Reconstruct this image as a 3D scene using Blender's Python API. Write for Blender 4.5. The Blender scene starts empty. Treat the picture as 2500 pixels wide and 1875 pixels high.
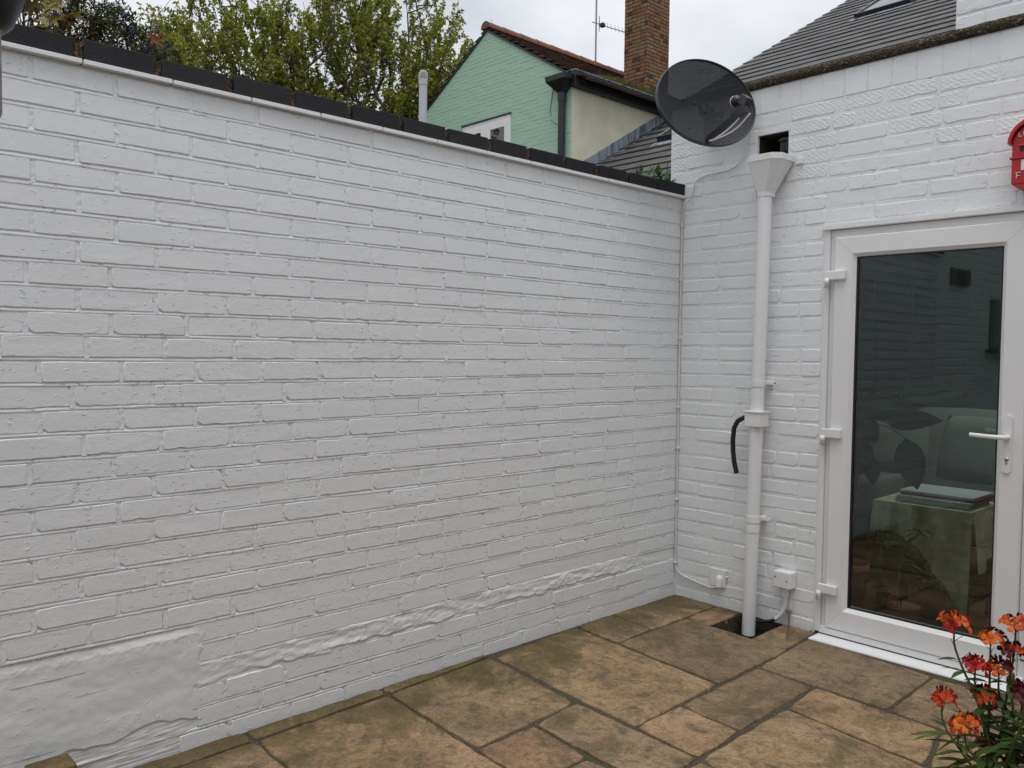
import bpy, bmesh, math, random
import numpy as np
from mathutils import Vector, Matrix

random.seed(7)
RS = np.random.RandomState(11)
scene = bpy.context.scene
COL = scene.collection

# ------------------------------------------------------------------ camera
YAW, PITCH, ROLL = 0.81731686, -0.0410415, 0.01199129
CAM = Vector((2.80695839, -3.92167811, 1.35357788))
FPX = 2048.874
_f = Vector((-math.sin(YAW) * math.cos(PITCH), math.cos(YAW) * math.cos(PITCH), math.sin(PITCH)))
_r0 = Vector((math.cos(YAW), math.sin(YAW), 0))
_u0 = _r0.cross(_f)
_r = _r0 * math.cos(ROLL) + _u0 * math.sin(ROLL)
_u = -_r0 * math.sin(ROLL) + _u0 * math.cos(ROLL)
cam_d = bpy.data.cameras.new('camera')
cam_d.sensor_width = 36.0
cam_d.lens = 36.0 * FPX / 2500.0
cam_d.clip_start = 0.05
cam_d.clip_end = 1000
cam = bpy.data.objects.new('camera', cam_d)
COL.objects.link(cam)
cam.matrix_world = Matrix(((_r.x, _u.x, -_f.x, CAM.x), (_r.y, _u.y, -_f.y, CAM.y), (_r.z, _u.z, -_f.z, CAM.z), (0, 0, 0, 1)))
scene.camera = cam

# ------------------------------------------------------------------ sky, sun, exposure
SUN_EL, SUN_AZ = math.radians(76), math.radians(132)      # azimuth clockwise from +y
w = bpy.data.worlds.new('World')
scene.world = w
w.use_nodes = True
wt = w.node_tree
wt.nodes.clear()
wo = wt.nodes.new('ShaderNodeOutputWorld')
bg = wt.nodes.new('ShaderNodeBackground')
sky = wt.nodes.new('ShaderNodeTexSky')
sky.sky_type = 'NISHITA'
sky.sun_disc = False
sky.sun_elevation = SUN_EL
sky.sun_rotation = SUN_AZ
sky.air_density = 1.0
sky.dust_density = 5.0
tc = wt.nodes.new('ShaderNodeTexCoord')
mp = wt.nodes.new('ShaderNodeMapping')
mp.inputs['Scale'].default_value = (1.0, 1.0, 2.2)
nz = wt.nodes.new('ShaderNodeTexNoise')
nz.inputs['Scale'].default_value = 2.6
nz.inputs['Detail'].default_value = 5
nz.inputs['Roughness'].default_value = 0.55
rp = wt.nodes.new('ShaderNodeValToRGB')
rp.color_ramp.elements[0].position = 0.32
rp.color_ramp.elements[0].color = (4.5, 4.7, 5.15, 1)
rp.color_ramp.elements[1].position = 0.68
rp.color_ramp.elements[1].color = (7.2, 7.35, 7.6, 1)
mx = wt.nodes.new('ShaderNodeMixRGB')
mx.inputs['Fac'].default_value = 0.9
wt.links.new(tc.outputs['Generated'], mp.inputs['Vector'])
wt.links.new(mp.outputs[0], nz.inputs['Vector'])
wt.links.new(nz.outputs['Fac'], rp.inputs['Fac'])
wt.links.new(sky.outputs[0], mx.inputs['Color1'])
wt.links.new(rp.outputs[0], mx.inputs['Color2'])
wt.links.new(mx.outputs[0], bg.inputs['Color'])
bg.inputs['Strength'].default_value = 0.1
wt.links.new(bg.outputs[0], wo.inputs['Surface'])
sun_d = bpy.data.lights.new('sun', 'SUN')
sun_d.energy = 1.3
sun_d.angle = math.radians(45)
sun_d.color = (1.0, 0.995, 0.98)
sun = bpy.data.objects.new('sun', sun_d)
COL.objects.link(sun)
_sd = Vector((math.sin(SUN_AZ) * math.cos(SUN_EL), math.cos(SUN_AZ) * math.cos(SUN_EL), math.sin(SUN_EL)))
sun.rotation_euler = _sd.to_track_quat('Z', 'Y').to_euler()
scene.view_settings.view_transform = 'Standard'
scene.view_settings.look = 'None'
scene.view_settings.gamma = 1.0
scene.view_settings.exposure = 0.45
scene.view_settings.use_curve_mapping = False
scene.render.engine = 'CYCLES'
scene.cycles.max_bounces = 5
scene.cycles.diffuse_bounces = 3
scene.cycles.glossy_bounces = 3
scene.cycles.transmission_bounces = 4
scene.cycles.transparent_max_bounces = 8


# ------------------------------------------------------------------ material helpers
class NT:
    def __init__(self, name):
        self.m = bpy.data.materials.new(name)
        self.m.use_nodes = True
        self.t = self.m.node_tree
        self.b = self.t.nodes['Principled BSDF']
        self.out = self.t.nodes['Material Output']

    def n(self, typ, ins=None, **props):
        nd = self.t.nodes.new('ShaderNode' + typ)
        for k, v in props.items():
            setattr(nd, k, v)
        for k, v in (ins or {}).items():
            self.put(nd.inputs[k], v)
        return nd

    def put(self, sock, v):
        if isinstance(v, bpy.types.NodeSocket):
            self.t.links.new(v, sock)
        else:
            sock.default_value = v

    def math(self, op, a, b=0.0, clamp=False):
        nd = self.n('Math', {0: a, 1: b}, operation=op)
        nd.use_clamp = clamp
        return nd.outputs[0]

    def pos(self):
        return self.n('NewGeometry').outputs['Position']

    def mapv(self, v, scale=(1, 1, 1), loc=(0, 0, 0)):
        return self.n('Mapping', {'Vector': v, 'Scale': scale, 'Location': loc}).outputs[0]

    def noise(self, v, scale, detail=3, rough=0.55, dist=0.0):
        return self.n('TexNoise', {'Vector': v, 'Scale': scale, 'Detail': detail, 'Roughness': rough, 'Distortion': dist}).outputs['Fac']

    def voro(self, v, scale, feature='F1', out='Distance'):
        return self.n('TexVoronoi', {'Vector': v, 'Scale': scale}, feature=feature).outputs[out]

    def ramp(self, fac, stops, interp='LINEAR'):
        nd = self.n('ValToRGB', {'Fac': fac})
        cr = nd.color_ramp
        cr.interpolation = interp
        while len(cr.elements) < len(stops):
            cr.elements.new(0.5)
        for e, (p, c) in zip(cr.elements, stops):
            e.position = p
            e.color = (c, c, c, 1) if isinstance(c, (int, float)) else (*c, 1)
        return nd.outputs[0]

    def mix(self, fac, a, b, mode='MIX'):
        nd = self.n('MixRGB', {'Fac': fac}, blend_type=mode)
        for i, v in ((1, a), (2, b)):
            if isinstance(v, tuple):
                v = (*v, 1) if len(v) == 3 else v
            self.put(nd.inputs[i], v)
        return nd.outputs[0]

    def rand(self):
        return self.n('ObjectInfo').outputs['Random']

    def bump(self, h, dist=0.001, strength=1.0):
        nd = self.n('Bump', {'Height': h, 'Distance': dist, 'Strength': strength})
        self.t.links.new(nd.outputs[0], self.b.inputs['Normal'])
        return nd

    def set(self, **k):
        for a, v in k.items():
            key = {'color': 'Base Color', 'rough': 'Roughness', 'metal': 'Metallic', 'spec': 'Specular IOR Level', 'alpha': 'Alpha',
                   'trans': 'Transmission Weight', 'sss': 'Subsurface Weight'}[a]
            if isinstance(v, tuple) and len(v) == 3:
                v = (*v, 1)
            self.put(self.b.inputs[key], v)
        return self


MATS = {}


def plain(name, color, rough=0.5, metal=0.0, var=0.12, scale=30.0, bump=0.0, bscale=None, spec=0.5):
    """colour with a little grain and wear"""
    t = NT(name)
    p = t.n('TexCoord').outputs['Object']
    f = t.noise(p, scale, 4)
    lo = tuple(c * (1 - var) for c in color)
    hi = tuple(min(1, c * (1 + var)) for c in color)
    t.set(color=t.ramp(f, [(0.3, lo), (0.7, hi)]), rough=rough, metal=metal, spec=spec)
    if bump:
        t.bump(t.noise(p, bscale or scale * 3, 4), bump)
    MATS[name] = t.m
    return t.m


def paint_mat(name, base, amp=1.0, fine=1.0, keyed=False, rough=0.42, streak=0.0):
    """thick masonry paint over brick: blobs, brush marks, drips"""
    t = NT(name)
    P = t.pos()
    big = t.noise(P, 1.3, 2)
    med = t.noise(P, 9.0, 1)
    rnd = t.rand()
    v = t.math('ADD', t.math('MULTIPLY', big, 0.06), t.math('MULTIPLY', med, 0.05))
    v = t.math('ADD', v, t.math('MULTIPLY', rnd, 0.035))
    lo = tuple(c * 0.925 for c in base)
    hi = tuple(min(1.0, c * 1.04) for c in base)
    col = t.mix(t.math('MULTIPLY', v, 7.0, True), lo, hi)
    t.set(color=col, rough=rough, spec=0.35)
    # relief in millimetres
    n1 = t.noise(P, 42.0, 3, 0.6)
    isl = t.ramp(t.noise(t.mapv(P, (1, 1, 1.9)), 34.0, 2, 0.6), [(0.635, 0.0), (0.675, 1.0)])
    gate = t.ramp(t.noise(P, 7.0, 1), [(0.44, 0.0), (0.56, 1.0)])
    blob = t.math('MULTIPLY', isl, gate)
    h = t.math('ADD', t.math('MULTIPLY', n1, (.75 + 2 * streak) * amp), t.math('MULTIPLY', t.noise(P, 190.0, 1), 0.35 * fine))
    h = t.math('ADD', h, t.math('MULTIPLY', blob, 1.4 * amp))
    if keyed:
        wv = t.n('TexWave', {'Vector': t.mapv(P, (1, 1, 1.35)), 'Scale': 22.0, 'Distortion': 6.0, 'Detail': 2.0, 'Detail Scale': 3.0}, wave_type='BANDS', bands_direction='DIAGONAL').outputs['Fac']
        h = t.math('ADD', h, t.math('MULTIPLY', wv, 0.9))
        h = t.math('ADD', h, t.math('MULTIPLY', t.noise(P, 60, 3, .7), 3.5))
    t.bump(h, 0.001)
    MATS[name] = t.m
    return t.m


WHITE = (0.805, 0.825, 0.832)
paint_mat('painted_brick', WHITE, 0.9, 1.0)
paint_mat('painted_brick_rough', WHITE, 1.6, 1.5)
paint_mat('painted_mortar', WHITE, 2.6, 2.4)
paint_mat('painted_keyed_brick', WHITE, 1.0, 1.0, keyed=True)
paint_mat('painted_render', (0.785, 0.80, 0.80), 0.9, 1.0, streak=0.15)
paint_mat('painted_crumbled', WHITE, 1.8, 1.5)
paint_mat('green_paint', (0.39, 0.58, 0.45), 1.2, 0.6, rough=0.6)
plain('upvc', (0.80, 0.80, 0.795), 0.28, var=0.02, scale=4)
plain('upvc_cool', (0.78, 0.795, 0.81), 0.3, var=0.02, scale=4)
plain('white_plastic', (0.80, 0.80, 0.79), 0.4, var=0.03, scale=12)
plain('upvc_grey', (0.50, 0.52, 0.55), 0.4, var=0.06, scale=8)
plain('rubber', (0.012, 0.012, 0.013), 0.45, var=0.2)
plain('black_plastic', (0.012, 0.013, 0.015), 0.35, var=0.3, scale=40)
plain('black_paint', (0.016, 0.016, 0.018), 0.4, var=0.5, scale=6, bump=0.002)
plain('grey_wood', (0.30, 0.28, 0.25), 0.8, var=0.25, scale=40)
plain('cable_white', (0.72, 0.72, 0.70), 0.4, var=0.05)
plain('rusty_metal', (0.16, 0.09, 0.065), 0.55, metal=0.4, var=0.6, scale=60, bump=0.001)
plain('steel', (0.55, 0.53, 0.48), 0.3, metal=1.0)
plain('cream_render', (0.66, 0.63, 0.48), 0.85, var=0.08, scale=3, bump=0.004, bscale=40)
plain('galvanised', (0.33, 0.34, 0.36), 0.5, metal=0.5, var=0.2, scale=20)
plain('terracotta', (0.34, 0.13, 0.07), 0.8, var=0.2, scale=15)
plain('cushion_cloth', (0.18, 0.185, 0.16), 0.9, var=0.08, scale=80, bump=0.001)
plain('dark_navy', (0.035, 0.05, 0.09), 0.6, var=0.15, scale=5)
plain('inner_wall', (0.34, 0.39, 0.37), 0.85, var=0.06, scale=4)
plain('paper', (0.55, 0.55, 0.54), 0.8, var=0.2, scale=60)
plain('pink_print', (0.45, 0.08, 0.10), 0.7, var=0.4, scale=60)
plain('postbox_red', (0.46, 0.012, 0.018), 0.38, var=0.15, scale=30, bump=0.0006)
plain('postbox_letters', (0.72, 0.66, 0.60), 0.5, var=0.1)
plain('moss', (0.10, 0.11, 0.022), 0.95, var=0.5, scale=40)
plain('bark', (0.085, 0.066, 0.045), 0.9, var=0.35, scale=25, bump=0.004)
plain('stem_green', (0.085, 0.11, 0.03), 0.6, var=0.25, scale=60)
plain('vent_brown', (0.17, 0.13, 0.055), 0.6, var=0.2)


def wood_floor():
    t = NT('wood_floor')
    P = t.pos()
    f = t.noise(t.mapv(P, (3, 30, 3)), 2.0, 4)
    t.set(color=t.ramp(f, [(0.3, (0.12, 0.055, 0.022)), (0.7, (0.24, 0.12, 0.05))]), rough=0.4)
    MATS['wood_floor'] = t.m


def cloth_mat():
    t = NT('woven_cloth')
    P = t.pos()
    wv = t.n('TexWave', {'Vector': P, 'Scale': 60.0, 'Distortion': 1.0}, bands_direction='Z').outputs['Fac']
    ch = t.noise(P, 9, 2)
    t.set(color=t.ramp(ch, [(0.35, (0.46, 0.38, 0.26)), (0.65, (0.74, 0.66, 0.50))]), rough=0.95)
    t.bump(wv, 0.002)
    MATS['woven_cloth'] = t.m


def slab_mat():
    t = NT('riven_sandstone')
    P = t.pos()
    r = t.rand()
    off = t.n('CombineXYZ', {0: t.math('MULTIPLY', r, 37.0), 1: t.math('MULTIPLY', r, 91.0), 2: 0.0}).outputs[0]
    Q = t.n('VectorMath', {0: P, 1: off}, operation='ADD').outputs[0]
    n1 = t.noise(Q, 3.2, 6, 0.66, 0.9)
    n2 = t.noise(Q, 8.0, 6, 0.72, 0.6)
    n3 = t.noise(Q, 90.0, 4, 0.7)
    base = t.ramp(n1, [(0.28, (0.135, 0.102, 0.070)), (0.42, (0.235, 0.168, 0.102)), (0.55, (0.305, 0.222, 0.136)), (0.72, (0.35, 0.262, 0.175))])
    tint = t.ramp(r, [(0.0, (0.90, 0.86, 0.80)), (0.2, (1.16, 1.04, 0.90)), (0.4, (0.80, 0.79, 0.78)), (0.55, (1.02, 0.86, 0.80)), (0.75, (1.12, 1.06, 0.96)), (1.0, (0.74, 0.70, 0.66))])
    c = t.mix(1.0, base, tint, 'MULTIPLY')
    pink = t.ramp(t.noise(Q, 2.1, 3, .5, .5), [(0.56, 0.0), (0.68, 0.55)])
    c = t.mix(pink, c, (0.27, 0.165, 0.11))
    dark = t.ramp(n2, [(0.54, 0.0), (0.60, 0.40), (0.70, 0.78)])
    c = t.mix(dark, c, (0.085, 0.066, 0.050))
    n4 = t.noise(Q, 26.0, 4, 0.75, 0.4)
    c = t.mix(1.0, c, t.ramp(n4, [(0.38, (0.70, 0.68, 0.66)), (0.5, (1.0, 1.0, 1.0)), (0.64, (1.15, 1.13, 1.10))]), 'MULTIPLY')
    # algae, thickest in the damp along the garden wall
    sx = t.n('SeparateXYZ', {0: P}).outputs
    damp = t.math('SUBTRACT', 1.0, t.math('MULTIPLY', sx[0], 1.05), True)
    damp = t.math('MULTIPLY', damp, damp)
    al = t.ramp(t.math('ADD', t.math('MULTIPLY', damp, 0.22), t.noise(P, 3.6, 5, .70, .6)), [(0.55, 0.0), (0.61, 0.42), (0.74, 0.84)])
    c = t.mix(al, c, (0.082, 0.067, 0.020))
    # grit and paint specks
    sp = t.voro(P, 16.0)
    spk = t.math('MULTIPLY', t.ramp(sp, [(0.028, 1.0), (0.05, 0.0)]), t.ramp(t.noise(P, 4.0, 2), [(0.5, 0), (0.56, 1)]))
    c = t.mix(spk, c, (0.48, 0.46, 0.42))
    dk = t.ramp(t.voro(t.mapv(P, (1, 1, 1), (3, 5, 0)), 21.0), [(0.02, 1.0), (0.06, 0.0)])
    c = t.mix(t.math('MULTIPLY', dk, 0.7), c, (0.04, 0.03, 0.02))
    c = t.mix(t.ramp(n3, [(0.35, 0.75), (0.6, 0.0)]), c, t.mix(1.0, c, (0.52, 0.50, 0.48), 'MULTIPLY'))
    t.set(color=c, rough=t.ramp(n1, [(0.3, 0.5), (0.7, 0.72)]), spec=0.35)
    # riven strata: stepped noise
    st = t.ramp(n1, [(0.0, 0.0), (0.40, 0.2), (0.42, 0.45), (0.55, 0.55), (0.57, 0.85), (1.0, 1.0)])
    h = t.math('ADD', t.math('MULTIPLY', st, 3.2), t.math('MULTIPLY', n2, 3.6))
    h = t.math('ADD', h, t.math('MULTIPLY', n3, 0.9))
    h = t.math('ADD', h, t.math('MULTIPLY', n4, 2.0))
    t.bump(h, 0.001)
    MATS['riven_sandstone'] = t.m


def bedding_mat():
    t = NT('mossy_jointing')
    P = t.pos()
    n1 = t.noise(P, 7.0, 4)
    n2 = t.noise(P, 160.0, 4)
    c = t.ramp(n2, [(0.35, (0.018, 0.013, 0.008)), (0.65, (0.12, 0.09, 0.058))])
    c = t.mix(t.ramp(n1, [(0.56, 0.0), (0.66, 0.8)]), c, (0.045, 0.055, 0.012))
    t.set(color=c, rough=0.95)
    t.bump(n2, 0.006)
    MATS['mossy_jointing'] = t.m


def ground_mat():
    t = NT('soil_and_hole_shade')  # dark earth; also serves as painted shade inside the wall hole
    P = t.pos()
    n2 = t.noise(P, 60.0, 5)
    c = t.ramp(n2, [(0.3, (0.012, 0.011, 0.006)), (0.7, (0.05, 0.045, 0.02))])
    t.set(color=c, rough=0.95)
    t.bump(n2, 0.01)
    MATS['soil_and_hole_shade'] = t.m


def coping_mats():
    t = NT('blue_brick')
    P = t.pos()
    n1 = t.noise(P, 12, 4)
    c = t.ramp(n1, [(0.3, (0.008, 0.008, 0.0095)), (0.7, (0.016, 0.016, 0.019))])
    c = t.mix(t.math('MULTIPLY', t.rand(), 0.5), c, (0.030, 0.026, 0.026))
    sp = t.ramp(t.voro(P, 30), [(0.02, 1.0), (0.04, 0.0)])
    c = t.mix(t.math('MULTIPLY', sp, .35), c, (0.3, 0.3, 0.3))
    t.set(color=c, rough=0.62, spec=0.3)
    t.bump(t.noise(P, 120, 4), 0.0016)
    MATS['blue_brick'] = t.m
    t = NT('orange_mortar')
    P = t.pos()
    n1 = t.noise(P, 90, 5)
    t.set(color=t.ramp(n1, [(0.42, (0.018, 0.012, 0.008)), (0.55, (0.085, 0.050, 0.025)), (0.75, (0.24, 0.17, 0.09))]), rough=0.95)
    t.bump(n1, 0.006)
    MATS['orange_mortar'] = t.m
    t = NT('pebbly_concrete')
    P = t.pos()
    v = t.n('TexVoronoi', {'Vector': t.mapv(P, (1, 1, 1.25)), 'Scale': 95.0}, feature='F1')
    cellc = t.n('SeparateColor', {0: v.outputs['Color']}).outputs[0]
    c = t.ramp(cellc, [(0.0, (0.028, 0.022, 0.014)), (0.45, (0.085, 0.062, 0.035)), (0.8, (0.15, 0.115, 0.07)), (1.0, (0.32, 0.28, 0.21))])
    c = t.mix(t.ramp(v.outputs['Distance'], [(0.25, 0.0), (0.6, 0.85)]), c, (0.02, 0.016, 0.011))
    mo = t.ramp(t.noise(P, 7, 4), [(0.45, 0.0), (0.6, 0.75)])
    c = t.mix(mo, c, (0.045, 0.036, 0.014))
    t.set(color=c, rough=0.9)
    t.bump(t.math('SUBTRACT', 1.0, v.outputs['Distance']), 0.008)
    MATS['pebbly_concrete'] = t.m


def tile_mats():
    t = NT('grey_roof_tile')
    P = t.pos()
    r = t.rand()
    n1 = t.noise(P, 3.0, 5)
    c = t.mix(r, (0.058, 0.057, 0.058), (0.098, 0.095, 0.093))
    c = t.mix(t.ramp(n1, [(0.4, 0.0), (0.7, 0.5)]), c, (0.090, 0.084, 0.074))
    t.set(color=c, rough=0.6)
    t.bump(t.noise(P, 60, 4), 0.004)
    MATS['grey_roof_tile'] = t.m
    t = NT('clay_roof_tile')
    P = t.pos()
    n1 = t.noise(P, 5, 5)
    c = t.ramp(n1, [(0.3, (0.030, 0.022, 0.018)), (0.55, (0.085, 0.045, 0.03)), (0.75, (0.13, 0.06, 0.04))])
    t.set(color=c, rough=0.9)
    t.bump(t.noise(P, 30, 4), 0.01)
    MATS['clay_roof_tile'] = t.m
    t = NT('clay_ridge')
    P = t.pos()
    c = t.mix(t.noise(P, 7, 4), (0.13, 0.06, 0.035), (0.31, 0.12, 0.065))
    c = t.mix(t.math('MULTIPLY', t.rand(), 0.6), c, (0.10, 0.055, 0.04))
    t.set(color=c, rough=0.85)
    t.bump(t.noise(P, 40, 4), 0.006)
    MATS['clay_ridge'] = t.m
    t = NT('chimney_brick')
    P = t.pos()
    r = t.rand()
    c = t.ramp(r, [(0.0, (0.22, 0.082, 0.036)), (0.22, (0.27, 0.175, 0.085)), (0.45, (0.20, 0.075, 0.036)), (0.6, (0.22, 0.155, 0.085)), (0.78, (0.26, 0.12, 0.052)), (0.88, (0.06, 0.040, 0.028))])
    n1 = t.noise(P, 11, 5, .65)
    c = t.mix(t.ramp(n1, [(0.50, 0.0), (0.68, 0.8)]), c, (0.05, 0.032, 0.02))
    t.set(color=c, rough=0.9)
    t.bump(t.noise(P, 50, 4), 0.006)
    MATS['chimney_brick'] = t.m
    plain('chimney_mortar', (0.085, 0.06, 0.036), 0.95, var=0.3, scale=30)
    t = NT('lead')
    P = t.pos()
    st = t.noise(t.mapv(P, (6, 6, 0.7)), 2.0, 4, .6)
    c = t.ramp(st, [(0.36, (0.05, 0.055, 0.07)), (0.5, (0.24, 0.27, 0.33)), (0.7, (0.36, 0.39, 0.45))])
    t.set(color=c, rough=0.55, metal=0.2)
    MATS['lead'] = t.m
    t = NT('weathered_black')
    P = t.pos()
    c = t.mix(t.ramp(t.noise(t.mapv(P, (1, 1, 2)), 5, 6, .7), [(0.62, 0.0), (0.70, 1.0)]), (0.013, 0.013, 0.016), (0.16, 0.15, 0.14))
    t.set(color=c, rough=0.5)
    MATS['weathered_black'] = t.m


def glass_mat(name, tint, refl):
    """window pane: fresnel mirror over clear tinted glass"""
    t = NT(name)
    t.t.nodes.remove(t.b)
    fr = t.n('Fresnel', {'IOR': 1.52}).outputs[0]
    fac = t.math('MULTIPLY', fr, refl, True)
    tr = t.n('BsdfTransparent', {'Color': (*tint, 1)})
    gl = t.n('BsdfGlossy', {'Color': (0.92, 0.97, 1.0, 1), 'Roughness': 0.0})
    mxs = t.n('MixShader', {0: fac, 1: tr.outputs[0], 2: gl.outputs[0]})
    t.t.links.new(mxs.outputs[0], t.out.inputs['Surface'])
    MATS[name] = t.m


def mesh_dish_mat():
    t = NT('perforated_steel')
    P = t.n('TexCoord').outputs['Object']
    sx = t.n('SeparateXYZ', {0: t.mapv(P, (900, 900, 900))}).outputs
    a = t.math('MULTIPLY', t.math('SINE', sx[0]), t.math('SINE', sx[2]))
    hole = t.math('GREATER_THAN', t.math('ABSOLUTE', a), 0.94)
    t.set(color=(0.016, 0.018, 0.023), rough=0.5, spec=0.2)
    tr = t.n('BsdfTransparent')
    mxs = t.n('MixShader', {0: hole, 1: t.b.outputs[0], 2: tr.outputs[0]})
    t.t.links.new(mxs.outputs[0], t.out.inputs['Surface'])
    MATS['perforated_steel'] = t.m


def leaf_mat(name, stops, rough=0.5, transl=0.35):
    t = NT(name)
    P = t.pos()
    f = t.noise(P, 2.3, 3)
    f2 = t.n('TexWhiteNoise', {'Vector': t.n('VectorMath', {0: t.mapv(P, (14, 14, 14))}, operation='FLOOR').outputs[0]}).outputs['Value']
    ff = t.math('ADD', t.math('MULTIPLY', f, 0.65), t.math('MULTIPLY', f2, 0.35))
    c = t.ramp(ff, stops)
    t.set(color=c, rough=rough, spec=0.4)
    tl = t.n('BsdfTranslucent', {'Color': c})
    mxs = t.n('MixShader', {0: transl, 1: t.b.outputs[0], 2: tl.outputs[0]})
    t.t.links.new(mxs.outputs[0], t.out.inputs['Surface'])
    MATS[name] = t.m


wood_floor(); cloth_mat(); slab_mat(); bedding_mat(); ground_mat(); coping_mats(); tile_mats()
glass_mat('door_glass', (0.76, 0.84, 0.81), 1.2)
glass_mat('window_glass', (0.3, 0.33, 0.36), 2.0)
mesh_dish_mat()
leaf_mat('ash_leaf', [(0.28, (0.13, 0.19, 0.026)), (0.45, (0.27, 0.32, 0.040)), (0.6, (0.37, 0.37, 0.055)), (0.75, (0.44, 0.39, 0.09))], transl=.5)
leaf_mat('shrub_leaf', [(0.3, (0.040, 0.052, 0.034)), (0.6, (0.085, 0.105, 0.048)), (0.8, (0.15, 0.13, 0.055))], transl=0.2)
leaf_mat('creeper_leaf', [(0.3, (0.08, 0.13, 0.02)), (0.5, (0.20, 0.21, 0.025)), (0.65, (0.27, 0.18, 0.04)), (0.8, (0.22, 0.08, 0.03))])
leaf_mat('blue_flower', [(0.3, (0.035, 0.025, 0.10)), (0.6, (0.09, 0.08, 0.34)), (0.8, (0.08, 0.05, 0.14))], transl=0.15)
leaf_mat('glossy_leaf', [(0.3, (0.03, 0.075, 0.015)), (0.6, (0.06, 0.12, 0.022)), (0.8, (0.11, 0.15, 0.03))], 0.35)
leaf_mat('wallflower_leaf', [(0.3, (0.035, 0.085, 0.015)), (0.6, (0.085, 0.15, 0.03)), (0.8, (0.14, 0.19, 0.05))], 0.5)
leaf_mat('orange_petal', [(0.3, (0.55, 0.05, 0.006)), (0.5, (0.68, 0.12, 0.008)), (0.75, (0.76, 0.24, 0.012))], 0.55, 0.3)
leaf_mat('red_petal', [(0.3, (0.30, 0.006, 0.006)), (0.55, (0.52, 0.020, 0.010)), (0.8, (0.66, 0.07, 0.008))], 0.55, 0.3)
leaf_mat('dark_petal', [(0.3, (0.05, 0.003, 0.008)), (0.7, (0.15, 0.008, 0.014))], 0.55, 0.25)
leaf_mat('house_leaf', [(0.3, (0.012, 0.03, 0.02)), (0.7, (0.03, 0.055, 0.035))], 0.35, 0.1)
leaf_mat('grass_blade', [(0.3, (0.05, 0.10, 0.02)), (0.7, (0.14, 0.18, 0.06))], 0.5)


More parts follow.
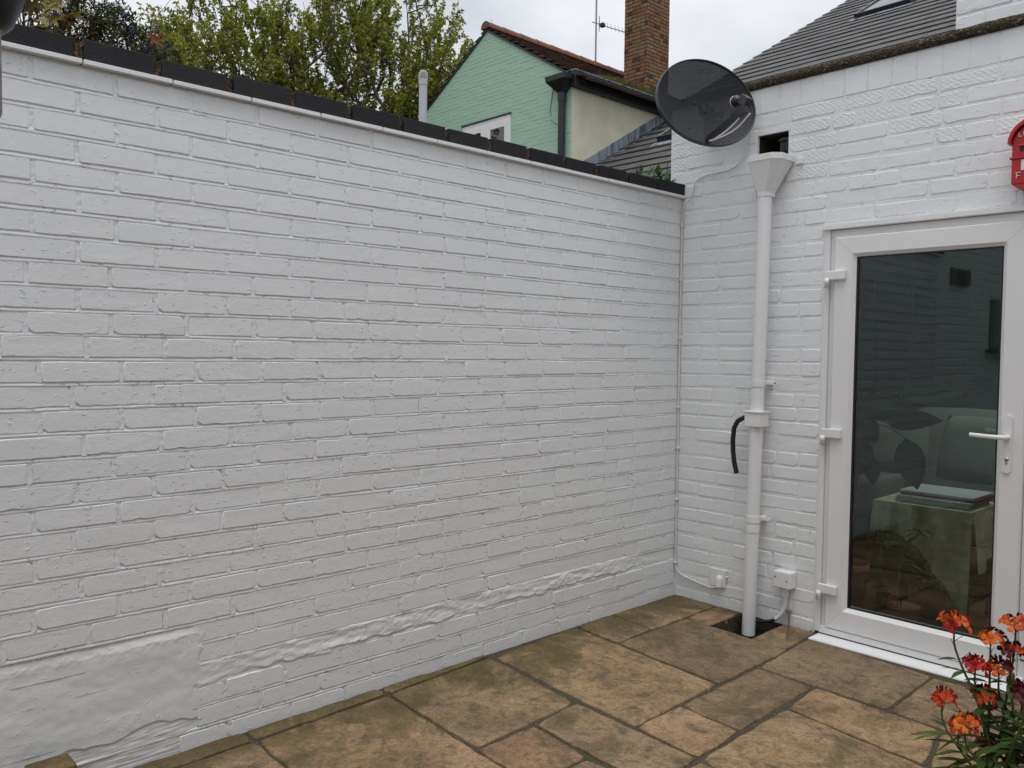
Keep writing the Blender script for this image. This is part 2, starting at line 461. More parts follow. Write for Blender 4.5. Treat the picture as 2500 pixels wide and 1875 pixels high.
# ------------------------------------------------------------------ geometry helpers
class MB:
    def __init__(self):
        self.v, self.f, self.sm, self.mi = [], [], [], {}

    def add(self, vs, fs, smooth=False):
        o = len(self.v)
        self.v += [tuple(x) for x in vs]
        self.f += [tuple(i + o for i in f) for f in fs]
        self.sm += [smooth] * len(fs)
        return self

    def box(self, x0, y0, z0, x1, y1, z1):
        vs = [(x0, y0, z0), (x1, y0, z0), (x1, y1, z0), (x0, y1, z0), (x0, y0, z1), (x1, y0, z1), (x1, y1, z1), (x0, y1, z1)]
        return self.add(vs, [(0, 3, 2, 1), (4, 5, 6, 7), (0, 1, 5, 4), (1, 2, 6, 5), (2, 3, 7, 6), (3, 0, 4, 7)])

    def bbox(self, x0, y0, z0, x1, y1, z1, b=0.003):
        """box with chamfered edges"""
        bm = bmesh.new()
        bmesh.ops.create_cube(bm, size=1)
        for v in bm.verts:
            v.co = ((x0 + x1) / 2 + v.co.x * (x1 - x0), (y0 + y1) / 2 + v.co.y * (y1 - y0), (z0 + z1) / 2 + v.co.z * (z1 - z0))
        bmesh.ops.bevel(bm, geom=bm.edges[:], offset=b, segments=2, affect='EDGES', profile=0.6)
        bm.verts.index_update()
        vs = [v.co.copy() for v in bm.verts]
        fs = [[v.index for v in f.verts] for f in bm.faces]
        bm.free()
        return self.add(vs, fs)

    def tube(self, pts, r, n=10, caps=True, smooth=True):
        pts = [Vector(p) for p in pts]
        rs = r if isinstance(r, (list, tuple)) else [r] * len(pts)
        o = len(self.v)
        prev = None
        for i, p in enumerate(pts):
            d = (pts[min(i + 1, len(pts) - 1)] - pts[max(i - 1, 0)])
            if d.length < 1e-9:
                d = Vector((0, 0, 1))
            d.normalize()
            if prev is None:
                a = Vector((0, 0, 1)) if abs(d.z) < 0.9 else Vector((1, 0, 0))
                x = d.cross(a).normalized()
            else:
                x = (prev - d * prev.dot(d)).normalized()
            prev = x
            y = d.cross(x)
            for k in range(n):
                t = 2 * math.pi * k / n
                self.v.append(tuple(p + (x * math.cos(t) + y * math.sin(t)) * rs[i]))
        for i in range(len(pts) - 1):
            for k in range(n):
                a = o + i * n + k
                b = o + i * n + (k + 1) % n
                self.f.append((a, b, b + n, a + n))
                self.sm.append(smooth)
        if caps:
            last = o + (len(pts) - 1) * n
            e = len(self.v)
            self.v += [self.v[o + k] for k in range(n)] + [self.v[last + k] for k in range(n)]
            self.f.append(tuple(e + k for k in reversed(range(n))))
            self.f.append(tuple(e + n + k for k in range(n)))
            self.sm += [False, False]
        return self

    def lathe(self, prof, c=(0, 0, 0), n=20, axis=None, smooth=True):
        """prof: (radius, height) along axis (default z)"""
        ax = Vector(axis).normalized() if axis else Vector((0, 0, 1))
        x = ax.orthogonal().normalized()
        y = ax.cross(x)
        o = len(self.v)
        for (r, h) in prof:
            for k in range(n):
                t = 2 * math.pi * k / n
                self.v.append(tuple(Vector(c) + ax * h + (x * math.cos(t) + y * math.sin(t)) * r))
        for i in range(len(prof) - 1):
            for k in range(n):
                a = o + i * n + k
                b = o + i * n + (k + 1) % n
                self.f.append((a, b, b + n, a + n))
                self.sm.append(smooth)
        return self

    def prism(self, poly, axis, a, b):
        """extrude 2-D polygon along axis ('x','y','z') from a to b"""
        def m(p, t):
            return {'x': (t, p[0], p[1]), 'y': (p[0], t, p[1]), 'z': (p[0], p[1], t)}[axis]
        n = len(poly)
        vs = [m(p, a) for p in poly] + [m(p, b) for p in poly]
        fs = [tuple(range(n)), tuple(range(2 * n - 1, n - 1, -1))]
        fs += [(i, i + n, (i + 1) % n + n, (i + 1) % n) for i in range(n)]
        return self.add(vs, fs)

    def mesh(self, name, mat):
        me = bpy.data.meshes.new(name)
        me.from_pydata(self.v, [], self.f)
        me.polygons.foreach_set('use_smooth', self.sm)
        for i, q in self.mi.items():
            me.polygons[i].material_index = q
        mats = mat if isinstance(mat, (list, tuple)) else [mat]
        for q in mats:
            me.materials.append(MATS[q])
        me.update()
        return me

    def fixn(self, me):
        bm = bmesh.new()
        bm.from_mesh(me)
        bmesh.ops.recalc_face_normals(bm, faces=bm.faces[:])
        bm.to_mesh(me)
        bm.free()

    def build(self, name, mat, parent=None, fix=True):
        me = self.mesh(name, mat)
        if fix:
            self.fixn(me)
        return place(name, me, parent)


def wloc(o):
    v = Vector((0, 0, 0))
    while o:
        v += o.location
        o = o.parent
    return v


def place(name, me, parent=None, loc=(0, 0, 0), rotz=0.0, scale=None):
    """loc in world space; parents are never rotated"""
    o = bpy.data.objects.new(name, me)
    COL.objects.link(o)
    o.location = Vector(loc)
    if parent:
        o.parent = parent
        o.location = Vector(loc) - wloc(parent)
    o.rotation_euler = (0, 0, rotz)
    if scale:
        o.scale = scale
    return o


def tag(o, label=None, cat=None, group=None, kind=None):
    if label: o['label'] = label
    if cat: o['category'] = cat
    if group: o['group'] = group
    if kind: o['kind'] = kind
    return o


def empty(name, loc, label, cat, group=None):
    o = bpy.data.objects.new(name, None)
    o.empty_display_size = 0.1
    COL.objects.link(o)
    o.location = loc
    return tag(o, label, cat, group)


def px(P):
    d = Vector(P) - CAM
    z = d.dot(_f)
    return 1250 + FPX * d.dot(_r) / z, 937.5 - FPX * d.dot(_u) / z, z


def U(a, b):
    return random.uniform(a, b)


from mathutils import noise as mn


# brick: local x along the wall, z up, face at y=0 looking -y
def brick_mesh(name, L, H, mat, rough=1.0, depth=0.0105, cr=0.0026, chip=0.12):
    cx, cz = L / 2, H / 2
    pts = []
    def corner(sx, sz):
        r = cr * U(0.5, 1.6)
        if random.random() < chip:
            r = U(0.007, 0.020)
        a = (sx * cx, sz * (cz - r))
        b = (sx * (cx - r), sz * cz)
        return a, b
    a, b = corner(1, -1); c1 = [b, a]
    a, b = corner(1, 1); c2 = [a, b]
    a, b = corner(-1, 1); c3 = [b, a]
    a, b = corner(-1, -1); c4 = [a, b]
    n = 7 if L > 0.15 else 3
    nz = U(0, 99)
    def edge(p, q, n, sg):
        out = []
        for i in range(n):
            t = (i + 1) / (n + 1)
            x = p[0] + (q[0] - p[0]) * t
            d = .0016 * mn.noise(Vector((x * 40 + nz, sg * 3.3, 1))) + .0012 * mn.noise(Vector((x * 130 + nz, sg * 5.3, 2)))
            if random.random() < .05 * rough: d -= U(.001, .0035)
            out.append((x + U(-.3, .3) * L / n * .5, sg * (cz + d * rough)))
        return sorted(out, key=lambda r: -r[0] * sg)
    def side(p, q, sg):
        return [(p[0] + sg * U(-.0022, .0012) * rough, p[1] + (q[1] - p[1]) * f) for f in (.35, .68)]
    pts = c1 + side(c1[1], c2[0], 1) + c2 + edge(c2[1], c3[0], n, 1) + c3 + side(c3[1], c4[0], -1) + c4 + edge(c4[1], c1[0], n, -1)
    pts = [(x + U(-.0006, .0006) * rough, z + U(-.0005, .0005) * rough) for x, z in pts]
    b_in = 0.0032 * rough
    m = MB()
    N = len(pts)
    tilt = U(-.0008, .0008) * rough
    inner = []
    for (x, z) in pts:
        k = (1 - b_in / max(cx, .02), 1 - b_in / cz)
        inner.append((x * k[0], tilt * (x / cx) + U(-.0003, .0003) * rough, z * k[1]))
    mid = [(x * (1 - .0004 / cx), .0030 * rough, z * (1 - .0004 / cz)) for x, z in pts]
    outer = [(x, depth, z) for x, z in pts]
    m.v = inner + mid + outer
    m.f = [tuple(range(N))] + [(r * N + i + N, r * N + (i + 1) % N + N, r * N + (i + 1) % N, r * N + i) for r in (0, 1) for i in range(N)]
    m.sm = [False] + [True] * N + [False] * N
    return m.mesh(name, mat)


def brick_set(prefix, mat, sizes, H, nvar=6, **kw):
    return {s: [brick_mesh('%s_brick' % prefix, s, H, mat, **kw) for _ in range(nvar)] for s in sizes}


def lay(bricks, parent, name, nparts, stuff_name, mat):
    """bricks: list of (mesh, world loc, rotz, scale); the nparts nearest become single parts, the rest one stuff part"""
    def key(b):
        a, c, _ = px(b[1])
        return (Vector(b[1]) - CAM).length + (0 if -40 < a < 2540 and -40 < c < 1900 else 50)
    bricks = sorted(bricks, key=key)
    for me, loc, rz, sc in bricks[:nparts]:
        place(name, me, parent, loc, rz, sc)
    rest = bricks[nparts:]
    if rest:
        m = MB()
        for me, loc, rz, sc in rest:
            M4 = Matrix.Translation(loc) @ Matrix.Rotation(rz, 4, 'Z') @ Matrix.Diagonal((*sc, 1))
            m.add([M4 @ v.co for v in me.vertices], [tuple(p.vertices) for p in me.polygons])
        o = m.build(stuff_name, mat, parent, fix=False)
        tag(o, kind='stuff')


# ------------------------------------------------------------------ ground and patio
GZ = -0.025
g = MB().add([(-150, -150, -0.15), (150, -150, -0.15), (150, 150, -0.15), (-150, 150, -0.15)], [(0, 1, 2, 3)]).build('ground', 'soil_and_hole_shade')
tag(g, kind='structure')
HX0, HX1, HY0, HY1 = 0.447, 0.684, -0.325, 0.0     # drain pit left open in the paving
pm = MB()
for (x0, y0, x1, y1) in ((0, -5.2, 3.4, HY0), (0, HY0, HX0, 0.0), (HX1, HY0, 3.4, 0.0)):
    pm.box(x0, y0, -0.14, x1, y1, GZ - 0.0075)
patio = pm.build('patio', 'mossy_jointing')
tag(patio, kind='structure')
SLABS = [
    [(.012, -.012), (.282, -.012), (.290, -.583), (.014, -.560)],
    [(.304, -.302), (.298, -.012), (.440, -.012), (.444, -.318)],
    [(.012, -.838), (.012, -.575), (.289, -.598), (.299, -.862)],
    [(.312, -.866), (.314, -.324), (.884, -.345), (.892, -.922)],
    [(.690, -.330), (.690, -.012), (.852, -.014), (.868, -.328)],
    [(.912, -.630), (.876, -.120), (1.458, -.170), (1.470, -.645)],
    [(.056, -1.420), (.016, -.856), (.888, -.940), (.908, -1.500)],
    [(.926, -1.222), (.914, -.648), (1.170, -.664), (1.188, -1.236)],
    [(.924, -1.506), (.924, -1.240), (1.190, -1.258), (1.204, -1.526)],
    [(.664, -1.766), (.636, -1.520), (1.206, -1.545), (1.212, -1.800)],
    [(.088, -2.012), (.052, -1.448), (.620, -1.520), (.648, -2.042)],
    [(.668, -2.052), (.668, -1.784), (.946, -1.814), (.952, -2.066)],
    [(.104, -2.584), (.090, -2.030), (.958, -2.088), (.966, -2.612)],
    [(.112, -3.150), (.106, -2.602), (.700, -2.624), (.704, -3.170)],
    [(1.222, -1.532), (1.214, -.948), (1.760, -1.022), (1.790, -1.590)],
    [(1.212, -.930), (1.188, -.668), (1.678, -.694), (1.742, -1.000)],
    [(1.490, -.652), (1.474, -.184), (2.050, -.190), (2.060, -.690)],
    [(1.698, -.700), (2.300, -.712), (2.310, -1.290), (1.770, -1.010)],
    [(.012, -3.10), (.012, -2.60), (.090, -2.606), (.096, -3.10)],
    [(.012, -2.585), (.012, -2.02), (.068, -2.028), (.086, -2.585)],
    [(.012, -2.005), (.012, -1.44), (.028, -1.442), (.068, -2.004)],
    [(.962, -1.822), (1.214, -1.818), (1.220, -2.092), (.966, -2.092)],
    [(1.232, -1.552), (1.792, -1.606), (1.800, -2.15), (1.236, -2.10)],
    [(.980, -2.112), (1.520, -2.128), (1.530, -2.66), (.986, -2.63)],
    [(2.07, -.19), (2.66, -.19), (2.66, -.70), (2.075, -.70)],
    [(2.32, -.715), (2.92, -.715), (2.92, -1.29), (2.325, -1.29)],
    [(1.80, -1.05), (2.30, -1.305), (2.32, -1.88), (1.808, -1.88)],
]
y = -1.31
for (x0, x1, ys) in ((2.335, 2.92, (-1.31, -1.89, -2.47, -3.05, -3.63, -4.2)), (1.82, 2.32, (-1.9, -2.48, -3.06, -3.64, -4.2)), (1.54, 1.805, (-2.17, -2.68, -3.2, -3.7, -4.2)),
                     (.72, 1.525, (-2.67, -3.2, -3.7, -4.2)), (.112, .705, (-3.185, -3.7, -4.2)), (.012, .098, (-3.11, -3.65, -4.2)), (2.935, 3.39, (-.715, -1.2, -1.8, -2.4, -3.0, -3.6, -4.2)), (2.675, 3.39, (-.19, -.70))):
    for a, b in zip(ys[:-1], ys[1:]):
        SLABS.append([(x0, a), (x1, a), (x1, b + .014), (x0, b + .014)])
def slab_mesh(poly):
    # orient, wobble edges, round the arris
    n = len(poly)
    area = sum(poly[i][0] * poly[(i + 1) % n][1] - poly[(i + 1) % n][0] * poly[i][1] for i in range(n))
    if area < 0:
        poly = poly[::-1]
    cx = sum(p[0] for p in poly) / n
    cy = sum(p[1] for p in poly) / n
    out = []
    for i in range(n):
        a, b = Vector(poly[i]), Vector(poly[(i + 1) % n])
        d = b - a
        L = d.length
        nn = max(2, int(L / 0.045))
        nrm = Vector((d.y, -d.x)).normalized()
        ph, ph2 = U(0, 9), U(0, 9)
        for k in range(nn):
            t = k / nn
            wob = 0.0022 * math.sin(ph + t * L * 34) + 0.0016 * math.sin(ph2 + t * L * 83) + U(-.0012, .0012)
            q = a + d * t + nrm * (wob + .0028) * (1 if 0 < k else 0.3)
            if k == 0:
                q = q + (Vector((cx, cy)) - q).normalized() * U(.002, .008)
            out.append(q)
    N = len(out)
    zt = GZ + U(-.002, .002)
    tx, ty = U(-.004, .004), U(-.004, .004)
    def z(q): return zt + (q.x - cx) * tx + (q.y - cy) * ty
    C2 = Vector((cx, cy))
    rings = []
    for (ins, dz) in ((0.0, -.03), (0.0, -.006), (.0025, -.0018), (.007, 0.0)):
        ring = []
        for q in out:
            dd = C2 - q
            w2 = q + dd.normalized() * ins
            ring.append((w2.x, w2.y, z(q) + dz + (U(-.0008, .0008) if dz == 0 else 0)))
        rings.append(ring)
    m = MB()
    m.v = [v for r in rings for v in r]
    for r in range(3):
        for i in range(N):
            j = (i + 1) % N
            m.f.append((r * N + i, r * N + j, (r + 1) * N + j, (r + 1) * N + i))
            m.sm.append(r > 0)
    m.f.append(tuple(3 * N + i for i in range(N)))
    m.sm.append(False)
    return m.mesh('paving_slab', 'riven_sandstone')
for poly in SLABS:
    place('paving_slab', slab_mesh(poly), patio)

# ------------------------------------------------------------------ the long white garden wall (x = 0)
Z0 = 2.205                    # top of the brickwork
CH = 0.075
wall = empty('garden_wall', (-0.11, -2.0, -0.1), 'long white painted brick garden wall with dark coping, left of the corner', 'wall')
WY0 = -3.78
core = MB().box(-0.215, WY0, -0.14, -0.0046, 0.0, Z0 + .0)
core.build('core', 'painted_mortar', wall)
# struck bed joints: each strip slopes out from under the upper brick to the arris of the lower one
def noise1(k, t):
    return math.sin(t * 7.3 + k * 1.7) * .5 + math.sin(t * 23.1 + k * 3.1) * .3 + math.sin(t * 61.0 + k * .7) * .2
def wav(k, yy):
    return .0026 * math.sin(yy * 2.1 + k * .7) + .0016 * math.sin(yy * 5.3 + k * 2.1)
jm = MB()
for k in range(1, 30):
    zc = Z0 - CH * k
    if k in (27,):
        continue
    top = k <= 9
    ny = int((0 - WY0) / 0.03)
    o = len(jm.v)
    for i in range(ny + 1):
        yy = WY0 + (0 - WY0) * i / ny
        s = noise1(k, yy * 1.0)
        zc = Z0 - CH * k + wav(k, yy)
        j = U(-1, 1)
        if top:
            prof = [(-.0085, zc + .0080 + s * .0012), (-.0046, zc + .0055 + s * .0015 + j * .0006), (.0006 + j * .0004, zc - .0056 + s * .0012 + j * .0008), (-.0060, zc - .0105)]
        else:
            prof = [(-.0060, zc + .0065 + s * .0016), (-.0030 + j * .0005, zc + .0036 + s * .0018), (.0004 + j * .0006, zc - .0042 + s * .0018 + j * .0006), (-.0060, zc - .0090)]
        for (xx, zz) in prof:
            jm.v.append((xx, yy, zz))
    for i in range(ny):
        for q in range(3):
            a = o + i * 4 + q
            jm.f.append((a, a + 4, a + 5, a + 1))
            jm.sm.append(True)
jb = jm.build('bed_joint', 'painted_mortar', wall)
tag(jb, kind='stuff')
SZ = [0.2275, 0.108, 0.065, 0.168]
BR_T = brick_set('smooth', 'painted_brick', SZ, CH - 0.0115, 8, depth=0.0105, chip=0.03)
BR_L = brick_set('worn', 'painted_brick_rough', SZ, CH - 0.0092, 14, rough=1.2, depth=0.0105, chip=0.14)
PATCH_Y = -2.775
bricks = []
perp = MB()
for k in range(30):
    zc = Z0 - CH * (k + .5)
    base = -3.2485 if k % 2 == 0 else -3.1195
    base += (U(-.004, .004) if k < 8 else U(-.022, .022))
    yy = base - 0.2385 * 4
    edges = []
    while yy < -0.02:
        edges.append(yy)
        step = 0.2385
        if k >= 8 and yy > -1.9 and random.random() < 0.20:
            step = 0.119
        yy += step + U(-.004, .004) * (1 if k > 7 else .4)
    if -edges[-1] < 0.05:
        edges.pop()
    edges.append(-0.004)
    for a, b in zip(edges[:-1], edges[1:]):
        if b < WY0 + .02:
            continue
        a = max(a, WY0)
        L = b - a - .0105
        if L < 0.03:
            continue
        yc = (a + b) / 2
        if k == 26 and yc > -2.9:
            continue
        if zc < 0.405 and yc < PATCH_Y + .05:
            if yc + L / 2 > PATCH_Y + .04 and zc < .405:
                a = PATCH_Y + U(-.05, .03)
                L = b - a - .0105
                yc = (a + b) / 2
                if L < .04: continue
            else:
                continue
        sz = min(SZ, key=lambda s: abs(s - L))
        S = BR_T if k <= 8 else BR_L
        me = random.choice(S[sz])
        hz = 1.0
        if k == 29:
            zc = zc
        # perpend filled almost flush
        px_, hz_ = (-.0008 - .0020 * random.random() ** 2 if k < 9 else -.0004 - .0010 * random.random() ** 2), (CH - .0115) / 2 + .004
        o_ = len(perp.v)
        for q in range(11):
            zz_ = zc - hz_ + 2 * hz_ * q / 10 + wav(k, b)
            w1, w2_ = U(-.0012, .0012), U(-.0012, .0012)
            for (yy_, dx_) in ((b - .0085, U(-.0024, -.0002)), (b - .0030 + w1, U(-.0022, .0012)), (b + .0030 + w2_, U(-.0022, .0012)), (b + .0085, U(-.0024, -.0002))):
                perp.v.append((px_ + dx_, yy_, zz_))
        for q in range(10):
            for c_ in range(3):
                a_ = o_ + q * 4 + c_
                perp.f.append((a_, a_ + 1, a_ + 5, a_ + 4)); perp.sm.append(True)
        proud = U(-.0006, .0010) * (1 if k < 9 else 1.6)
        bricks.append((me, (proud, yc, zc + (wav(k, yc) + wav(k + 1, yc)) / 2 + U(-.0008, .0008)), math.pi / 2, (L / sz, 1.0, hz * U(.985, 1.015))))
lay(bricks, wall, 'brick', 300, 'brickwork', 'painted_brick_rough')
tag(perp.build('perpend_joint', 'painted_mortar', wall), kind='stuff')

# crumbling repaired course and smooth rendered patch near the ground
def relief(name, mat, y0, y1, z0, z1, ny, nz, fx, parent):
    m = MB()
    for i in range(ny + 1):
        for j in range(nz + 1):
            yy = y0 + (y1 - y0) * i / ny
            zz = z0 + (z1 - z0) * j / nz
            m.v.append((fx(yy, zz), yy, zz))
    for i in range(ny):
        for j in range(nz):
            a = i * (nz + 1) + j
            m.f.append((a, a + nz + 1, a + nz + 2, a + 1))
            m.sm.append(True)
    return m.build(name, mat, parent, fix=False)
from mathutils import noise as mn
def nv(a, b, c=0.0): return mn.noise(Vector((a, b, c)))
BZ1, BZ0 = Z0 - 26 * CH + .010, Z0 - 27 * CH - .012
def band(yy, zz):
    t = (zz - BZ0) / (BZ1 - BZ0)
    lo = .24 + .20 * nv(yy * 5, 2.1) + .12 * nv(yy * 19, 5.1) + .05 * nv(yy * 60, 1.1)          # ragged lower lip
    hi = .82 + .10 * nv(yy * 6, 8.1) + .10 * nv(yy * 22, 1.1) + .04 * nv(yy * 70, 2.1)          # thin upper lip
    h = .0050 * nv(yy * 6, zz * 22 + yy * 3, 1.3) + .0034 * nv(yy * 17 + zz * 9, zz * 44, 3.3) + .0016 * nv(yy * 45, zz * 90 - yy * 25, .3)
    body = .0020 + .0075 * max(0.0, min(1.0, (hi - t) / (hi - lo)))
    if t < lo: body = .0085 * max(0.0, 1 - (lo - t) * 22) - .004
    if t > hi: body = .0045 * max(0.0, 1 - (t - hi) * 12) + .001
    amt = .62 + .55 * nv(yy * 3.1, 6.6) + .2 * nv(yy * 14, 2.6)
    fade = max(0.0, min(1.0, t * 14)) * max(0.0, min(1.0, (1 - t) * 14)) * max(0.0, min(1.0, (-yy - .05) * 3 + .25))
    gap = max(0.0, min(1.0, .75 + 1.6 * nv(yy * 2.3, 4.4)))
    return -.0055 + (h * (.45 + .4 * gap) + body * amt * .55 * gap + .0045) * fade
relief('crumbled_course', 'painted_crumbled', PATCH_Y + .015, -0.004, BZ0, BZ1, 520, 30, band, wall)
def patch(yy, zz):
    e1 = PATCH_Y + .075 + .05 * nv(zz * 9, 3.3) + .02 * nv(zz * 40, 1.3) - yy
    e2 = .403 + .010 * nv(yy * 5, 7.7) + .006 * nv(yy * 31, 2.2) - zz
    k = max(0.0, min(1.0, e1 / .045)) * (max(0.0, min(1.0, e2 / .034)) ** .8)
    rim = max(0.0, 1 - abs(e2 - .03) / .03)
    h = .0045 * nv(yy * 2.5, zz * 4, 2.0) + .0028 * nv(yy * 9, zz * 13, 5.0) + .0012 * nv(yy * 28, zz * 34, 8.0) + .0020 * rim * nv(yy * 60, zz * 90, 5.0)
    fl = .085 + .045 * nv(yy * 5, 9.1) + .02 * nv(yy * 17, 3.1)     # flaked lower edge of the skim coat
    low = max(0.0, min(1.0, (fl - zz) / .003))
    h += .0035 * (1 - low) + low * .0016 * nv(yy * 12, zz * 150, 5.0)
    return -.0075 + k * (.0045 + h)
relief('render_patch', 'painted_render', WY0, PATCH_Y + .14, -.05, .42, 300, 150, patch, wall)

# white creasing tile ledge and blue brick coping
yj = -3.111
js = [yj - .277 * 2, yj - .277, yj]
while js[-1] < -.1:
    js.append(js[-1] + .2725)
js = [WY0] + js[0:] if js[0] > WY0 else js
js = [j for j in js if j < -.02] + [0.022]
for a, b in zip(js[:-1], js[1:]):
    MB().bbox(-.20, a + .0028, Z0 + .0005, .0235 + U(-.0008, .0008), min(b - .0028, .022), Z0 + .0145 + U(-.0005, .0005), .0016).build('creasing_tile', 'upvc_cool', wall)
cop_edges = [-3.12 + .2385 * i for i in range(-3, 14)]
cop_edges = [c for c in cop_edges if c > WY0 - .1 and c < -.03]
cl = [(a + .012, b - .012) for a, b in zip(cop_edges[:-1], cop_edges[1:])]
cl.append((cop_edges[-1] + .010, 0.006))
for (a, b) in cl:
    dz = U(-.0035, .003)
    a += U(-.003, .003); b += U(-.003, .003)
    for (x0, x1) in ((-.098, .0145 + U(-.003, .003)), (-.212, -.110)):
        MB().bbox(x0, a, Z0 + .0155, x1, b, Z0 + .0765 + dz, .0035).build('coping_brick', 'blue_brick', wall)
for c in cop_edges:
    if c < WY0: continue
    m = MB()
    m.bbox(-.21, c - .0135, Z0 + .013, .0075 + U(-.005, .003), c + .0135, Z0 + .068 + U(-.008, .004), .005)
    m.build('mortar_joint', 'orange_mortar', wall)
MB().box(-.21, WY0, Z0 + .0126, .003, .0, Z0 + .0158).build('coping_bed', 'orange_mortar', wall)

# ------------------------------------------------------------------ the house wall with the door (y = 0)
house = empty('house_wall', (0.9, 0.1, -0.1), 'white painted brick house wall with glazed door, right of the corner', 'house')
XL, XR, ZT = -0.083, 3.4, 2.712
DX0, DX1, DZ1 = 0.842, 1.792, 1.978          # door opening
HOX0, HOX1, HOZ0, HOZ1 = 0.462, 0.636, 2.335, 2.473   # square hole behind the hopper
D0 = 0.0024
m = MB()
for (x0, z0, x1, z1) in ((XL, -.14, HOX0, ZT), (HOX1, -.14, DX0, ZT), (HOX0, -.14, HOX1, HOZ0), (HOX0, HOZ1, HOX1, ZT),
                         (DX0, DZ1, DX1, ZT), (DX1, -.14, XR, ZT)):
    m.box(x0, D0, z0, x1, .22, z1)
m.build('core', 'painted_mortar', house)
SB = [0.2275, 0.108, 0.065, 0.168]
BR_B = brick_set('house', 'painted_brick_rough', SB, CH - .0095, 10, rough=1.4, depth=.0105, chip=.1)
BR_K = brick_set('keyed', 'painted_keyed_brick', SB, CH - .0075, 6, rough=1.9, depth=.0105, chip=.2)
hb = []
def courses_b(k):
    """open intervals of a course"""
    z1 = Z0 - CH * k
    z0 = z1 - CH
    iv = [(XL if z0 > Z0 + .0 else 0.004, XR)]
    def cut(iv, a, b):
        out = []
        for (p, q) in iv:
            if b <= p or a >= q: out.append((p, q))
            else:
                if a - p > .03: out.append((p, a))
                if q - b > .03: out.append((b, q))
        return out
    if z0 < DZ1 - .02:
        iv = cut(iv, DX0 - .002, DX1 + .002)
    if z1 > HOZ0 + .02 and z0 < HOZ1 - .02:
        iv = cut(iv, HOX0, HOX1)
    return iv, z0, z1
for k in range(-5, 30):
    iv, z0, z1 = courses_b(k)
    zc = (z0 + z1) / 2
    for (p, q) in iv:
        xx = p
        ed = [p]
        first = (.119 if k % 2 else .2385) + U(-.02, .02)
        step = first
        while xx + step < q - .05:
            xx += step
            ed.append(xx)
            step = .2385 + U(-.006, .006)
            if random.random() < .22: step = .119
        ed.append(q)
        for a, b in zip(ed[:-1], ed[1:]):
            L = b - a - .0085
            if L < .025: continue
            xc = (a + b) / 2
            if L > .26: L = .25
            sz = min(SB, key=lambda s: abs(s - L))
            keyed = zc > 2.30 and random.random() < .5 or (zc > 2.22 and HOX1 < xc < .8 and random.random() < .7) or (zc > 2.25 and xc < .05 and random.random() < .6)
            me = random.choice((BR_K if keyed else BR_B)[sz])
            # courses wander a little as in old hand-laid work
            dz = .0035 * math.sin(xc * 5 + k * 1.9) + U(-.0015, .0015)
            hb.append((me, (xc, U(-.0015, .0015), zc + dz), 0.0, (L / sz, 1, U(.97, 1.03))))
# soldier course under the parapet
SO = [brick_mesh('soldier_brick', .1075, .128, 'painted_brick', rough=.8, chip=.05) for _ in range(5)]
xx = XL
while xx < XR - .1:
    hb.append((random.choice(SO), (xx + .0555, U(-.001, .001), 2.645), 0.0, (1, 1, 1)))
    xx += .111 + U(-.003, .003)
lay(hb, house, 'brick', 300, 'brickwork', 'painted_brick_rough')
# parapet coping of pebbly concrete
pc = MB()
nx = 170
o = 0
for i in range(nx + 1):
    xx = XL - .01 + (XR - XL) * i / nx
    j = [U(-.0035, .0035) for _ in range(8)]
    for (yy, zz, q) in ((.245, 2.712, 0), (-.012, 2.7125, 1), (-.022, 2.722, 2), (-.024, 2.738, 3), (-.020, 2.752, 4), (-.006, 2.760, 5), (.245, 2.768, 6)):
        pc.v.append((xx, yy + j[q] * (1 if 0 < q < 6 else 0), zz + j[(q + 3) % 8] * (.5 if q not in (0, 1) else .15)))
for i in range(nx):
    for q in range(6):
        a = i * 7 + q
        pc.f.append((a, a + 1, a + 8, a + 7)); pc.sm.append(True)
pc.f += [tuple(range(7)), tuple(nx * 7 + i for i in range(6, -1, -1))]
pc.sm += [False, False]
pc.build('parapet_coping', 'pebbly_concrete', house)
# upper white wall standing on the parapet at the right
UX = 1.385
up = MB().box(UX, .075, 2.752, XR, .25, 4.6)
up.build('upper_wall', 'painted_mortar', house)
ub = []
for k in range(8):
    zc = 2.768 + CH * (k + .5)
    xx = UX + .001 + (0 if k % 2 else -.12)
    while xx < 2.4:
        a = max(xx, UX + .001); b = xx + .235
        L = b - a - .0085
        if L > .03:
            sz = min(SB, key=lambda s: abs(s - L))
            ub.append((random.choice(BR_B[sz]), ((a + b) / 2, .0705, zc), 0, (L / sz, 1, 1)))
        xx = b
for me, loc, rz, sc in ub:
    place('upper_brick', me, house, loc, rz, sc)
# recess box coloured dark as painted shade in the hole; black outlet pipe inside
m = MB()
m.box(HOX0 - .02, .02, HOZ0 - .02, HOX0 + .002, .60, HOZ1 + .02)
m.box(HOX1 - .002, .02, HOZ0 - .02, HOX1 + .02, .60, HOZ1 + .02)
m.box(HOX0 + .002, .02, HOZ1 - .002, HOX1 - .002, .60, HOZ1 + .02)
m.box(HOX0 + .002, .02, HOZ0 - .02, HOX1 - .002, .60, HOZ0 + .002)
m.build('hole_shade_lining', 'soil_and_hole_shade', house)
m = MB()
m.box(HOX0 - .03, .60, HOZ0 - .03, HOX1 + .03, .61, HOZ1 + .03)
m.build('hole_shade_back', 'soil_and_hole_shade', house)
ol = empty('rainwater_outlet', (.61, .09, 2.34), 'black rainwater outlet poking out inside the square hole above the hopper', 'pipe')
MB().bbox(.578, .02, 2.372, .640, .16, 2.428, .008).build('spout', 'black_plastic', ol)
MB().prism([(.572, 2.428), (.648, 2.428), (.648, 2.438), (.60, 2.446), (.572, 2.438)], 'y', .015, .16).build('rim', 'black_plastic', ol)

